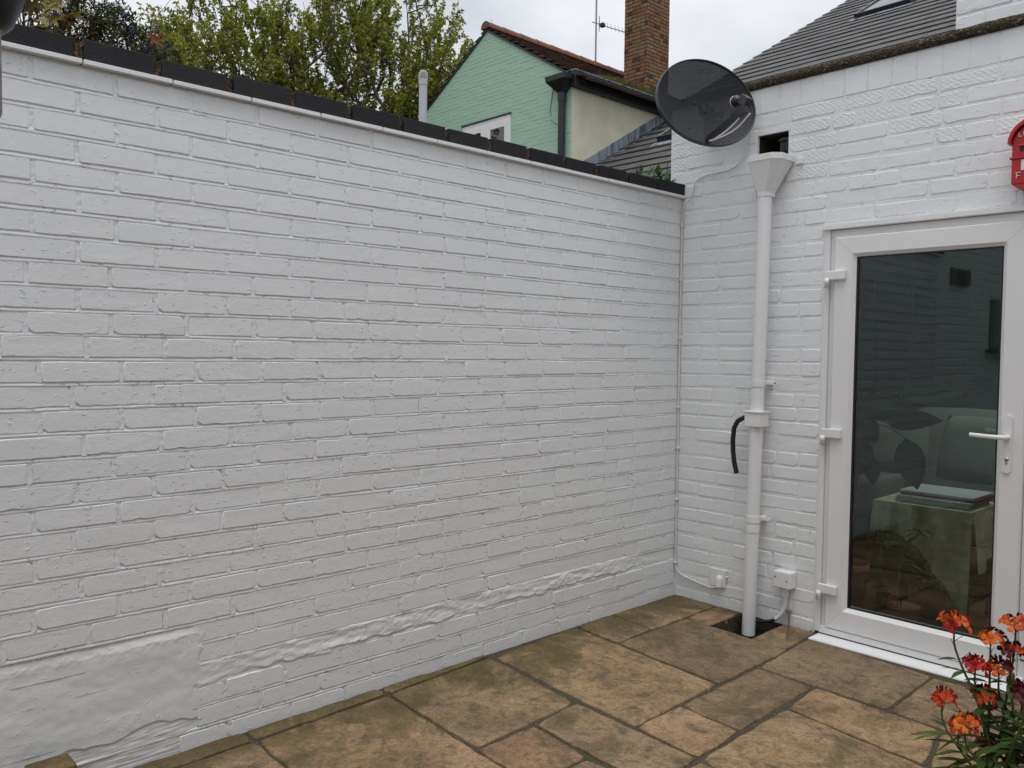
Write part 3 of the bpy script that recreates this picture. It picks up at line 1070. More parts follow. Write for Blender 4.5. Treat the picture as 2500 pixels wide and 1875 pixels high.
# ------------------------------------------------------------------ glazed door
door = empty('glazed_door', (1.3, 0.03, -0.02), 'white plastic glazed back door with lever handle beside the downpipe', 'door')
m = MB()
FY = -.004
for (x0, z0, x1, z1) in ((DX0 + .002, -.02, .872, 1.976), (1.762, -.02, 1.790, 1.976)):
    m.bbox(x0, FY, z0, x1, .07, z1, .003)
for (x0, z0, x1, z1) in ((.8725, -.02, .898, 1.9128), (1.736, -.02, 1.7615, 1.9128)):
    m.bbox(x0, FY + .012, z0, x1, .07, z1, .002)
m.bbox(.8725, FY + .012, 1.913, 1.7615, .07, 1.948, .002)
m.build('frame', 'upvc', door)
MB().bbox(DX0 - .004, -.019, 1.9495, 1.796, .07, 1.974, .003).build('head_trim', 'upvc', door)
# leaf: mitred profile with a sloping bead round the pane
LX0, LX1, LZ0, LZ1 = .8995, 1.7345, .012, 1.911
PX0, PX1, PZ0, PZ1 = 1.004, 1.632, .128, 1.813
def rect(a, b, c, d, yv): return [(a, yv, c), (b, yv, c), (b, yv, d), (a, yv, d)]
def leaf_ring(insets, mat, name, parent):
    m = MB()
    rings = []
    for (f, yv) in insets:
        a = LX0 + (PX0 - LX0) * f; b = LX1 + (PX1 - LX1) * f
        c = LZ0 + (PZ0 - LZ0) * f; d = LZ1 + (PZ1 - LZ1) * f
        rings.append(rect(a, b, c, d, yv))
    m.v = [v for r in rings for v in r]
    for r in range(len(rings) - 1):
        for i in range(4):
            j = (i + 1) % 4
            m.f.append((r * 4 + i, r * 4 + j, r * 4 + 4 + j, r * 4 + 4 + i)); m.sm.append(False)
    return m.build(name, mat, parent, fix=False)
LY = -.014
leaf_ring([(0, .06), (0, LY + .006), (.05, LY), (.84, LY), (.86, LY + .003), (1.0, LY + .017), (1.0, .05)], 'upvc', 'leaf', door)
m = MB()
for (a, b, c, d) in ((PX0, PZ0, PX1, PZ0 + .007), (PX0, PZ1 - .007, PX1, PZ1), (PX0, PZ0 + .007, PX0 + .009, PZ1 - .007), (PX1 - .006, PZ0 + .007, PX1, PZ1 - .007)):
    m.box(a, LY + .0165, b, c, LY + .022, d)
m.build('gasket', 'rubber', door)
MB().box(PX0, LY + .0215, PZ0, PX1, LY + .0255, PZ1).build('pane', 'door_glass', door)
MB().box(PX0 - .02, .004, PZ0 - .02, PX0, .055, PZ1 + .02).build('spacer_bar', 'rubber', door)
# mitre lines at the corners of the leaf
m = MB()
for (xa, za, xb, zb) in ((LX0 + .006, LZ1 - .006, PX0 - .014, PZ1 + .014), (LX1 - .006, LZ1 - .006, PX1 + .014, PZ1 + .014), (LX0 + .006, LZ0 + .006, PX0 - .014, PZ0 - .014), (LX1 - .006, LZ0 + .006, PX1 + .014, PZ0 - .014)):
    d = Vector((xb - xa, 0, zb - za)).normalized(); nrm = Vector((-d.z, 0, d.x)) * .0006
    a = Vector((xa, LY - .0004, za)); b = Vector((xb, LY - .0004, zb))
    m.add([a - nrm, a + nrm, b + nrm, b - nrm], [(0, 1, 2, 3)])
plain('mitre_grey', (.52, .52, .51), .5)
m.build('mitre_line', 'mitre_grey', door)
for hz in (1.727, .966, .204):
    h = MB().bbox(.868, LY - .022, hz - .022, .964, LY - .001, hz + .024, .006).build('hinge', 'upvc', door)
    MB().lathe([(0, -.046), (.0125, -.046), (.0125, -.024), (.0135, -.023), (.0135, .0), (0, .0)], (.8735, LY - .016, hz - .012), 14).build('hinge_knuckle', 'upvc', h)
# handle with back plate and lock
hp = MB()
pl = []
for i in range(24):
    t = 2 * math.pi * i / 24
    pl.append((1.676 + .0165 * math.cos(t), (1.089 if math.sin(t) >= 0 else .877) + .0165 * math.sin(t)))
hp.prism(pl, 'y', LY - .0085, LY - .0005)
hnd = hp.build('handle_plate', 'upvc', door)
MB().tube([(1.676, LY - .004, 1.012), (1.676, LY - .045, 1.012), (1.668, LY - .052, 1.0125), (1.62, LY - .054, 1.0135), (1.545, LY - .050, 1.016)], [.011, .0105, .010, .0092, .0088], 12).build('lever', 'upvc', hnd)
MB().tube([(1.676, .03, 1.024), (1.676, .085, 1.024), (1.62, .095, 1.024), (1.56, .092, 1.026)], [.011, .0105, .009, .0085], 10).build('inner_lever', 'upvc', hnd)
m = MB()
m.lathe([(.0, .003), (.0078, .003), (.0085, 0)], (1.676, LY - .0085, .920), 16, axis=(0, -1, 0))
m.bbox(1.6722, LY - .0112, .898, 1.6798, LY - .0085, .914, .001)
m.build('lock_cylinder', 'steel', hnd)
MB().box(1.6752, LY - .0121, .914, 1.6768, LY - .0112, .922).build('keyhole', 'rubber', hnd)
# threshold and projecting sill
m = MB()
m.bbox(.872, -.010, -.020, 1.762, .07, .010, .002)
m.build('threshold', 'upvc', door)
MB().box(.866, -.006, -.0262, 1.766, .06, -.0205).build('threshold_gap', 'rubber', door)
m = MB()
m.prism([(.06, -.04), (-.108, -.04), (-.112, -.034), (-.110, -.0275), (.0, -.0265), (.06, -.0265)], 'x', .868, 1.80)
m.build('sill', 'upvc', door)

# ------------------------------------------------------------------ downpipe with hopper
dp = empty('downpipe', (.53, -.07, -.1), 'white downpipe with funnel hopper running down the house wall', 'downpipe')
PT, PBm = Vector((.5565, -.072, 2.150)), Vector((.520, -.072, -.108))
def onpipe(z):
    t = (z - PT.z) / (PBm.z - PT.z)
    return PT + (PBm - PT) * t
m = MB()
m.tube([PT, onpipe(1.03)], .0338, 24)
m.build('pipe', 'upvc', dp)
MB().tube([onpipe(1.028), onpipe(.47)], .0335, 24).build('pipe', 'upvc', dp)
m = MB().tube([onpipe(.47), PBm], .0338, 24, caps=False)
m.tube([PBm + Vector((0, 0, .06)), PBm], .0312, 24, caps=False)
m.build('pipe', 'upvc', dp)
# hopper: rectangular funnel with a rolled rim
def loft(sections, name, mat, parent, n=4):
    m = MB()
    N = len(sections[0])
    for s in sections:
        m.v += s
    for r in range(len(sections) - 1):
        for i in range(N):
            j = (i + 1) % N
            m.f.append((r * N + i, r * N + j, (r + 1) * N + j, (r + 1) * N + i)); m.sm.append(False)
    return m.build(name, mat, parent, fix=False)
def hsec(cx, cy, hx, hy, z, cf=.25):
    # rectangle with cut front corners (front = -y)
    return [(cx - hx, cy + hy, z), (cx - hx, cy - hy * (1 - 2 * cf), z), (cx - hx * (1 - 1.6 * cf), cy - hy, z), (cx + hx * (1 - 1.6 * cf), cy - hy, z), (cx + hx, cy - hy * (1 - 2 * cf), z), (cx + hx, cy + hy, z)]
HC = .574
loft([hsec(PT.x, -.072, .0345, .0345, 2.138, .3), hsec(PT.x, -.072, .0355, .0355, 2.160, .3), hsec(HC, -.080, .094, .074, 2.304), hsec(HC, -.080, .101, .079, 2.307), hsec(HC, -.080, .103, .080, 2.335),
      hsec(HC, -.080, .098, .076, 2.337), hsec(HC, -.080, .088, .068, 2.304), hsec(PT.x, -.072, .028, .028, 2.160, .3)], 'hopper', 'upvc', dp)
MB().bbox(.690, -.012, 2.292, .722, -.001, 2.322, .002).build('hopper_clip', 'white_plastic', dp)
# pipe brackets, connector box
for (z, h, ear) in ((1.195, .030, .066), (.497, .034, .058)):
    c = onpipe(z)
    m = MB()
    m.tube([c + Vector((0, 0, h / 2)), c - Vector((0, 0, h / 2))], .0368, 24)
    m.bbox(c.x + .030, -.052, z - .004, c.x + .030 + ear, -.044, z + .014, .002)
    m.bbox(c.x + .02, -.05, z - .006, c.x + .045, -.002, z + .016, .003)
    br = m.build('bracket', 'upvc', dp)
    if z > 1:
        MB().lathe([(0, .002), (.004, .002), (.004, 0)], (c.x + .03 + ear - .012, -.053, z + .005), 10, axis=(0, -1, 0)).build('screw', 'rusty_metal', br)
c = onpipe(.455)
MB().tube([onpipe(.466), onpipe(.430)], .0362, 24).build('collar', 'upvc', dp)
c = onpipe(1.015)
m = MB()
m.bbox(c.x - .044, -.118, .975, c.x + .046, -.030, 1.046, .005)
m.bbox(c.x - .050, -.123, 1.046, c.x + .052, -.026, 1.056, .003)
m.build('diverter_box', 'upvc', dp)
hose = MB().tube([(.50, -.078, 1.018), (.470, -.082, 1.016), (.436, -.085, .996), (.417, -.086, .960), (.411, -.086, .90), (.4125, -.085, .84), (.420, -.083, .78), (.434, -.080, .722)], .0125, 12)
hz = hose.build('overflow_hose', 'rubber')
tag(hz, 'black rubber hose curving down from the box on the white downpipe', 'hose')

# ------------------------------------------------------------------ satellite dish
dish = empty('satellite_dish', (.15, -.02, 2.55), 'dark grey mesh satellite dish with feed arm, mounted above the corner', 'satellite dish')
DN = Vector((.82, -.42, .20)).normalized()
DU = (Vector((0, 0, 1)) - DN * DN.z).normalized()
DU = (DU + DU.cross(DN) * 0.10).normalized()
DRt = DU.cross(DN).normalized()
DC = Vector((.350, -.295, 2.603))
A_, B_ = .272, .228
dm = MB()
NR, NTh = 14, 56
def dpt(rr, th, off=0.0):
    a = A_ * rr * math.cos(th); b = B_ * rr * math.sin(th) * (1.0 + .03 * math.sin(th))
    dep = -.055 * (1 - rr * rr)
    return DC + DRt * a + DU * b + DN * (dep + off)
# local frame so that the perforation pattern follows the plate
def dl(p):
    q = p - DC
    return (q.dot(DRt), -q.dot(DN), q.dot(DU))
rings = [(0.001, 0)] + [(i / NR, 0) for i in range(1, NR + 1)]
for (rr, off) in rings:
    for k in range(NTh):
        dm.v.append(dl(dpt(rr, 2 * math.pi * k / NTh, off)))
for r in range(len(rings) - 1):
    for k in range(NTh):
        a = r * NTh + k; b = r * NTh + (k + 1) % NTh
        dm.f.append((a, b, b + NTh, a + NTh)); dm.sm.append(True)
me = dm.mesh('reflector', 'perforated_steel')
ro = bpy.data.objects.new('reflector', me)
COL.objects.link(ro)
ro.parent = dish
R3 = Matrix((DRt, -DN, DU)).transposed()
ro.rotation_euler = R3.to_euler()
ro.location = DC - dish.location
plain('dish_rim_grey', (.035, .038, .045), .4, var=.1)
rm = MB().tube([dpt(1.0, 2 * math.pi * k / 64) for k in range(65)], .0035, 8, caps=False)
o = len(rm.v)
for k in range(64):
    th = 2 * math.pi * k / 64
    rm.v.append(tuple(dpt(1.004, th, .002))); rm.v.append(tuple(dpt(1.012, th, -.022)))
for k in range(64):
    j = (k + 1) % 64
    rm.f.append((o + 2 * k, o + 2 * j, o + 2 * j + 1, o + 2 * k + 1)); rm.sm.append(True)
rm.build('rim', 'dish_rim_grey', dish, fix=False)
LN = DC + DN * .235 - DU * .10 + DRt * .06           # feed position
ab = dpt(.93, -math.pi / 2, .004)
arm = MB()
def beam(m, a, b, w, h, up):
    a, b = Vector(a), Vector(b)
    d = (b - a).normalized(); s = d.cross(up).normalized(); u = s.cross(d)
    vs = []
    for p in (a, b):
        for (i, j) in ((-1, -1), (1, -1), (1, 1), (-1, 1)):
            vs.append(p + s * w * i + u * h * j)
    m.add(vs, [(0, 1, 2, 3), (7, 6, 5, 4), (0, 4, 5, 1), (1, 5, 6, 2), (2, 6, 7, 3), (3, 7, 4, 0)])
ae = LN - DU * .05 + DN * .01
beam(arm, ab, ae, .009, .015, DU)
mid = ab + (ae - ab) * .72
beam(arm, mid, ae + DN * .02 - DU * .006, .013, .020, DU)
arm.build('feed_arm', 'black_plastic', dish)
lnb = MB()
fd = ((DC - DU * .01) - LN).normalized()
lnb.lathe([(0, .0), (.020, .0), (.020, .028), (.028, .03), (.029, .05), (.026, .056)], LN, 20, axis=fd)
lb = lnb.build('lnb_horn', 'black_plastic', dish)
MB().lathe([(.026, .055), (.0275, .058), (.024, .063), (0, .065)], LN, 20, axis=fd).build('horn_cap', 'white_plastic', lb)
bx = MB()
beam(bx, LN + fd * .002 + DU * .010, LN - fd * .038 - DU * .016, .019, .021, DU)
bx.build('lnb_body', 'black_plastic', dish)
beam_m = MB()
beam(beam_m, DC - DN * .055, Vector((.20, -.03, 2.60)), .02, .02, Vector((0, 0, 1)))
beam_m.tube([(.20, -.035, 2.50), (.20, -.035, 2.66)], .018, 12)
beam_m.bbox(.14, -.012, 2.53, .26, -.001, 2.64, .002)
beam_m.build('wall_bracket', 'black_plastic', dish)
# bolts on the plate
for (u_, v_) in ((-.11, .02), (-.04, .02), (-.085, -.14), (.02, -.15)):
    p = DC + DRt * u_ + DU * v_ + DN * (-.055 * (1 - (u_ / A_) ** 2 - (v_ / B_) ** 2) + .001)
    MB().lathe([(0, .004), (.006, .003), (.007, 0)], p, 10, axis=DN).build('bolt', 'rubber', dish)
p0 = LN - fd * .03 - DU * .035
p1 = LN - fd * .05 - DU * .07
for q in (0, 1):
    st = p0 if q == 0 else p1
    pts = [st, st * .6 + (ab + DN * .06 - DU * .02) * .4 - DU * .03 + DRt * (.006 * q), ab + DN * .075 - DU * .028 + DRt * (.004 * q), ab + DN * .03 - DU * .012]
    # smooth the polyline
    for _ in range(2):
        n2 = [pts[0]]
        for a, b in zip(pts[:-1], pts[1:]):
            n2 += [a * .75 + b * .25, a * .25 + b * .75]
        pts = n2 + [pts[-1]]
    MB().tube(pts, .0034, 8).build('feed_cable', 'cable_white', dish)

# ------------------------------------------------------------------ cables and boxes on the house wall
def smooth(pts, it=2):
    pts = [Vector(p) for p in pts]
    for _ in range(it):
        n2 = [pts[0]]
        for a, b in zip(pts[:-1], pts[1:]):
            n2 += [a * .75 + b * .25, a * .25 + b * .75]
        pts = n2 + [pts[-1]]
    return pts
CABLE_B = 'CABLEPTS'
cb = empty('aerial_cable', (.02, -.02, .1), 'white cable clipped from dish along the wall and down the corner', 'cable')
MB().tube(smooth([(.21, -.05, 2.60), (.40, -.012, 2.56), (.405, -.010, 2.46), (.40, -.009, 2.40), (.372, -.009, 2.352), (.315, -.009, 2.322), (.24, -.009, 2.318), (.165, -.009, 2.316), (.115, -.009, 2.305), (.085, -.010, 2.275), (.075, -.014, 2.235), (.068, -.026, 2.195),
                  (.040, -.022, 2.16), (.012, -.012, 2.12), (.009, -.009, 2.02), (.009, -.008, 1.5), (.008, -.009, .8), (.009, -.009, .16)]), .0042, 8).build('cable_run', 'cable_white', cb)
MB().tube([(.0065, -.0065, 2.08), (.0065, -.0065, .15)], .0062, 8).build('corner_bead', 'white_plastic', cb)
for z in (2.055, 1.755, 1.43, 1.04, .81, .52, .16):
    MB().bbox(.001, -.018, z - .006, .018, -.001, z + .006, .002).build('clip', 'white_plastic', cb)
tb = empty('telephone_box', (.29, -.01, .08), 'small painted-over terminal box low on the wall by the corner', 'box')
MB().bbox(.243, -.012, .080, .338, -.001, .176, .003).build('back_plate', 'upvc', tb)
m = MB()
m.lathe([(.020, -.052), (.020, -.01), (.017, .0), (.010, .008), (0, .010)], (.303, -.016, .135), 18)
m.build('cover', 'upvc', tb)
for (x, z) in ((.240, .158), (.341, .140)):
    MB().lathe([(0, .006), (.006, .004), (.008, 0)], (x, -.003, z), 10, axis=(0, -1, 0)).build('screw', 'white_plastic', tb)
tcab = MB().tube(smooth([(.010, -.010, .158), (.012, -.010, .135), (.025, -.009, .112), (.055, -.009, .094), (.12, -.009, .082), (.20, -.009, .070), (.25, -.010, .066), (.285, -.012, .076), (.298, -.014, .092)]), .0045, 8)
tag(tcab.build('telephone_cable', 'cable_white'), 'white cable looping from the corner to the small terminal box', 'cable')
jb = empty('junction_box', (.70, -.03, .17), 'square white junction box low on the wall between downpipe and door', 'box')
MB().bbox(.650, -.062, .168, .741, -.001, .252, .006).build('case', 'upvc', jb)
for (x, z) in ((.658, .222), (.720, .208)):
    MB().lathe([(0, .0005), (.0038, .0005), (.0038, -.001)], (x, -.0625, z), 10, axis=(0, -1, 0)).build('screw_hole', 'rubber', jb)
jc = empty('power_cable', (.68, -.03, -.02), 'white cable with black end hanging from junction box to the drain', 'cable')
MB().bbox(.684, -.036, .118, .710, -.010, .170, .005).build('gland', 'white_plastic', jc)
MB().tube(smooth([(.698, -.024, .13), (.697, -.024, .08), (.688, -.026, .045), (.672, -.030, .015), (.650, -.034, -.006)]), .0105, 10).build('sheath', 'cable_white', jc)
MB().tube(smooth([(.652, -.034, -.004), (.632, -.037, -.018), (.605, -.040, -.028), (.570, -.045, -.034), (.53, -.05, -.04)]), .0088, 10).build('core_cable', 'rubber', jc)
rod = empty('earth_rod', (.72, -.06, GZ), 'thin rusty metal rod leaning against wall base beside the junction box', 'rod')
MB().tube([(.805, -.20, GZ + .002), (.772, -.125, .0), (.735, -.055, .028), (.712, -.016, .045)], [.0035, .0042, .0048, .0052], 8).build('shaft', 'rusty_metal', rod)
MB().bbox(.700, -.024, .036, .724, -.004, .056, .004).build('clamp', 'galvanised', rod)

# ------------------------------------------------------------------ red post box
pb = empty('post_box', (1.76, -.05, 2.04), 'red wall mounted post box with arched top and raised letters', 'post box')
bw0, bw1, zb, zs = 1.677, 1.847, 2.050, 2.215
cx = (bw0 + bw1) / 2
def arch(hw, zbase, rise, n=14, close=None):
    out = []
    for i in range(n + 1):
        t = math.pi * i / n
        out.append((cx + hw * math.cos(t), zbase + rise * math.sin(t)))
    return out
hw = (bw1 - bw0) / 2
MB().prism([(bw0, zb), (bw1, zb)] + arch(hw, zs - .015, .085), 'y', -.094, -.001).build('body', 'postbox_red', pb)
roof_o = arch(hw + .014, zs - .006, .098)
roof_i = arch(hw + .002, zs - .006, .084)[::-1]
MB().prism(roof_o + roof_i, 'y', -.112, -.001).build('arched_lid', 'postbox_red', pb)
MB().bbox(bw0 - .007, -.101, 2.148, bw1 + .007, -.01, 2.156, .002).build('ledge', 'postbox_red', pb)
MB().prism([(bw0, zb), (bw1, zb), (bw1 - .022, zb - .020), (bw0 + .022, zb - .020)], 'y', -.090, -.004).build('base', 'postbox_red', pb)
MB().box(bw0 + .028, -.0955, 2.176, bw1 - .028, -.093, 2.196).build('slot', 'rubber', pb)
MB().bbox(bw0 + .024, -.103, 2.196, bw1 - .024, -.093, 2.203, .002).build('slot_hood', 'postbox_red', pb)
MB().bbox(bw0 + .034, -.0965, 2.100, bw1 - .034, -.0935, 2.142, .001).build('notice_plate', 'postbox_letters', pb)
def letters(txt, x0, z0, h, name, curve=0.0):
    """block letters as raised bars"""
    S = {'L': [((0, 1), (0, 0)), ((0, 0), (.6, 0))], 'E': [((0, 1), (0, 0)), ((0, 0), (.6, 0)), ((0, .5), (.5, .5)), ((0, 1), (.6, 1))],
         'T': [((0, 1), (.7, 1)), ((.35, 1), (.35, 0))], 'R': [((0, 0), (0, 1)), ((0, 1), (.55, 1)), ((.55, 1), (.55, .5)), ((.55, .5), (0, .5)), ((.2, .5), (.6, 0))],
         'S': [((.6, 1), (0, 1)), ((0, 1), (0, .5)), ((0, .5), (.6, .5)), ((.6, .5), (.6, 0)), ((.6, 0), (0, 0))],
         'F': [((0, 0), (0, 1)), ((0, 1), (.7, 1)), ((0, .45), (.5, .45)), ((-.18, 1), (0, 1))]}
    m = MB()
    x = x0
    for ch in txt:
        for (a, b) in S[ch]:
            zc = z0 + curve * (1 - ((x + h * .3 - cx) / hw) ** 2)
            beam(m, (x + a[0] * h, -.0962, zc + a[1] * h), (x + b[0] * h, -.0962, zc + b[1] * h), .0022, .0013, Vector((0, 0, 1)) if a[1] == b[1] else Vector((1, 0, 0)))
        x += h * .98
    m.build(name, 'postbox_letters', pb)
letters('LETTERS', bw0 + .024, 2.226, .0165, 'lettering', .018)
letters('F', bw0 + .020, 2.070, .022, 'raised_mark')

# ------------------------------------------------------------------ house wall continuing behind the camera (seen mirrored in the door)
ext = empty('rear_house_wall', (-.1, -5.0, -.1), 'white painted brick house wall beyond the end of the garden wall', 'house')
MB().box(-.215, -7.6, -.14, -.0036, WY0, 3.1).build('core', 'painted_mortar', ext)
em = MB()
for k in range(0, 42):
    zc = -.03 + CH * (k + .5)
    yy = -7.55 + (.119 if k % 2 else 0)
    while yy < WY0 - .12:
        me = random.choice(BR_L[.2275])
        M4 = Matrix.Translation((0, min(yy + .119, WY0 - .115), zc)) @ Matrix.Rotation(math.pi / 2, 4, 'Z')
        if not (-5.95 < yy + .119 < -5.02 and 1.40 < zc < 1.92):
            em.add([M4 @ v.co for v in me.vertices], [tuple(p.vertices) for p in me.polygons])
        yy += .2385
tag(em.build('brickwork', 'painted_brick_rough', ext, fix=False), kind='stuff')
wn = MB().bbox(.0, -5.9, 1.415, .012, -5.08, 1.90, .003).build('window', 'vent_brown', ext)
MB().box(.012, -5.82, 1.45, .016, -5.16, 1.87).build('pane', 'window_glass', wn)
MB().bbox(.0, -5.98, 1.375, .06, -4.98, 1.41, .004).build('sill', 'blue_brick', wn)
vg = empty('extractor_vent', (0, -4.24, 2.06), 'square brown extractor vent on the rear house wall', 'vent')
m = MB().bbox(.0, -4.47, 1.985, .022, -4.01, 2.13, .004)
m.build('cover', 'vent_brown', vg)
for i in range(6):
    MB().bbox(.022, -4.36, 2.0 + i * .019, .027, -4.12, 2.007 + i * .019, .001).build('louvre', 'rubber', vg)

# ------------------------------------------------------------------ unseen fence and end wall, added to darken the lower yard walls
fn = empty('added_shade_fence', (3.5, -4.0, -.1), 'unseen brown board fence added on the right to shade the lower walls', 'fence')
plain('fence_wood', (.16, .10, .06), .85, var=.3, scale=14, bump=.002)
fbm = MB().bbox(3.47, -.152, -.12, 3.488, -.004, 1.95, .003).mesh('fence_board', 'fence_wood')
for i in range(49):
    place('fence_board', fbm, fn, (0, -.155 * i, U(-.01, .01)))
for i in range(5):
    MB().bbox(3.49, -.1 - 1.85 * i, -.12, 3.58, -.01 - 1.85 * i, 1.98, .004).build('fence_post', 'fence_wood', fn)
rh = empty('added_end_wall', (1.75, -7.7, -.1), 'unseen rendered wall added at the yard end to block low sky light', 'wall')
MB().bbox(.0, -7.75, -.14, 3.6, -7.6, 2.6, .005).build('masonry', 'painted_render', rh)
MB().bbox(-.05, -7.78, 2.6, 3.62, -7.57, 2.66, .005).build('capping', 'pebbly_concrete', rh)

# ------------------------------------------------------------------ room behind the door
room = MB()
room.add([(0, .22, -.02), (3.4, .22, -.02), (3.4, 3.4, -.02), (0, 3.4, -.02)], [(0, 1, 2, 3)])
fl = room.build('room_floor', 'wood_floor')
tag(fl, kind='structure')
m = MB()
m.box(-.2, 3.4, -.14, 3.6, 3.5, 2.5)
m.box(-.2, .22, -.14, -.084, 3.4, 2.5)
m.box(3.4, .22, -.14, 3.6, 3.4, 2.5)
for (a_, b_, c_, d_) in ((-.2, .221, .9, 3.5), (2.5, .221, 3.6, 3.5), (.9, .221, 2.5, .26), (.9, 1.9, 2.5, 3.5)):
    m.box(a_, b_, 2.5, c_, d_, 2.6)     # ceiling, its wide unseen opening added to brighten the room
rw = m.build('room_walls', 'inner_wall')
tag(rw, kind='structure')
cup = empty('dark_standin_cupboard', (.2, 2.2, -.02), 'made-up navy cupboard standing in for the dark part of the room behind the door glass', 'cupboard')  # added piece; its navy colour stands in for the unlit interior
MB().bbox(-.08, 2.1, -.02, .455, 2.5, 1.93, .006).build('carcass', 'dark_navy', cup)
MB().bbox(-.06, 2.085, .04, .18, 2.0995, 1.88, .003).build('cupboard_door', 'dark_navy', cup)
MB().bbox(.20, 2.085, .04, .44, 2.0995, 1.88, .003).build('cupboard_door', 'dark_navy', cup)
# armchair with two cushions
ac = empty('armchair', (.9, 1.55, -.02), 'pale armchair inside behind the draped table', 'armchair')
def pillow(name, c, sx, sy, sz, rx, rz, mat, parent):
    m = MB()
    N1, N2 = 12, 12
    rot = Matrix.Rotation(rz, 3, 'Z') @ Matrix.Rotation(rx, 3, 'X')
    for s in (-1, 1):
        o = len(m.v)
        for i in range(N1 + 1):
            for j in range(N2 + 1):
                u, v = i / N1 * 2 - 1, j / N2 * 2 - 1
                h = (max(0, 1 - u ** 4) * max(0, 1 - v ** 4)) ** .5
                kx = 1 - .06 * (1 - abs(v)) ** 0 * (v * v)
                q = Vector((u * sx * (1 - .05 * v * v), s * sy * h, v * sz * (1 - .05 * u * u)))
                m.v.append(tuple(Vector(c) + rot @ q))
        for i in range(N1):
            for j in range(N2):
                a = o + i * (N2 + 1) + j
                m.f.append((a, a + 1, a + N2 + 2, a + N2 + 1)); m.sm.append(True)
    return m.build(name, mat, parent)
pillow('seat', (.92, 1.5, .36), .38, .36, .12, 0, 0, 'cushion_cloth', ac)
pillow('back', (.92, 1.82, .66), .40, .10, .36, -.2, 0, 'cushion_cloth', ac)
pillow('arm', (.50, 1.5, .45), .09, .38, .14, 0, 0, 'cushion_cloth', ac)
pillow('arm', (1.34, 1.5, .45), .09, .38, .14, 0, 0, 'cushion_cloth', ac)
for (x, yv) in ((.58, 1.2), (1.26, 1.2), (.58, 1.8), (1.26, 1.8)):
    MB().tube([(x, yv, -.02), (x, yv, .28)], .02, 8).build('leg', 'wood_floor', ac)
pc1 = pillow('cushion', (.74, 1.18, .80), .17, .06, .16, -.3, .25, 'cushion_cloth', None)
tag(pc1, 'plain pale cushion on the left of the armchair', 'cushion')
pc2 = pillow('cushion', (1.16, 1.12, .83), .17, .06, .19, -.3, -.2, 'cushion_cloth', None)
tag(pc2, 'plain pale cushion on the right of the armchair', 'cushion')
# draped table with a fringed throw
tbl = empty('side_table', (1.14, .72, -.02), 'small table draped with a fringed woven throw behind the glass', 'table')
TX0, TX1, TY0, TY1, TZ = .90, 1.385, .50, .92, .585
m = MB()
NX, NZ = 40, 26
for j in range(NZ + 1):
    for i in range(NX + 1):
        u = i / NX
        drop = .15 + .42 * max(0.0, (u - .25) / .75) ** 1.6
        z = TZ - drop * j / NZ
        fold = .016 * math.sin(u * 21) * (j / NZ) + .008 * math.sin(u * 47 + 1) * (j / NZ)
        m.v.append((TX0 + (TX1 - TX0) * u, TY0 - .004 - fold - .02 * (j / NZ), z))
for j in range(NZ):
    for i in range(NX):
        a = j * (NX + 1) + i
        m.f.append((a, a + 1, a + NX + 2, a + NX + 1)); m.sm.append(True)
m.build('throw', 'woven_cloth', tbl, fix=False)
MB().bbox(TX0, TY0, TZ - .02, TX1, TY1, TZ, .004).build('top', 'woven_cloth', tbl)
m = MB()
for j in range(11):
    for i in range(13):
        u = i / 12
        z = TZ - (.30 - .12 * u) * j / 10
        m.v.append((TX1 + .006 + .018 * math.sin(u * 13) * (j / 10) + .03 * j / 10, TY0 + (TY1 - TY0) * u, z))
for j in range(10):
    for i in range(12):
        a = j * 13 + i
        m.f.append((a, a + 1, a + 14, a + 13)); m.sm.append(True)
m.build('throw_side', 'woven_cloth', tbl, fix=False)
fr = MB()
for i in range(46):
    u = i / 45
    drop = .15 + .42 * max(0.0, (u - .25) / .75) ** 1.6
    x = TX0 + (TX1 - TX0) * u
    z = TZ - drop
    yv = TY0 - .024 - .016 * math.sin(u * 21)
    fr.tube([(x, yv, z), (x + U(-.006, .006), yv - .006, z - .025), (x + U(-.01, .01), yv - .004, z - .05)], [.003, .0045, .002], 5)
tag(fr.build('fringe', 'cushion_cloth', tbl), kind='stuff')
for (x, yv) in ((.93, .54), (1.355, .54), (.93, .88), (1.355, .88)):
    MB().tube([(x, yv, -.02), (x, yv, TZ - .02)], .016, 8).build('leg', 'wood_floor', tbl)
for i in range(5):
    a, b = U(-.02, .02), U(-.01, .02)
    nb = MB().bbox(1.00 + a, .53 + b, TZ + .001 + i * .013, 1.36 + a, .82 + b, TZ + .012 + i * .013, .002).build('newspaper', 'pink_print' if i == 3 else 'paper')
    tag(nb, ['folded newspaper at the bottom of the pile on the draped table', 'newspaper second from the bottom of the pile on the draped table', 'newspaper in the middle of the pile on the draped table',
             'pink printed newspaper in the pile on the draped table', 'newspaper on top of the pile on the draped table'][i], 'newspaper', 'newspapers piled on the table')


def leaf(m, base, tip, width, up, n=6, droop=0.0, fold=.25):
    """pointed oval leaf with a folded midrib, droop in metres"""
    base, tip, up = Vector(base), Vector(tip), Vector(up)
    d = tip - base
    s = d.cross(up)
    if s.length < 1e-6: s = d.orthogonal()
    s.normalize()
    nn = s.cross(d).normalized()
    o = len(m.v)
    for i in range(n + 1):
        t = i / n
        wv = width * .5 * (math.sin(math.pi * min(1, t ** .8)) ** .85 if 0 < t < 1 else 0)
        c = base + d * t + nn * (-droop * t * t)
        m.v += [tuple(c + s * wv + nn * wv * fold), tuple(c), tuple(c - s * wv + nn * wv * fold)]
    for i in range(n):
        a = o + i * 3
        m.f += [(a, a + 3, a + 4, a + 1), (a + 1, a + 4, a + 5, a + 2)]
        m.sm += [True, True]


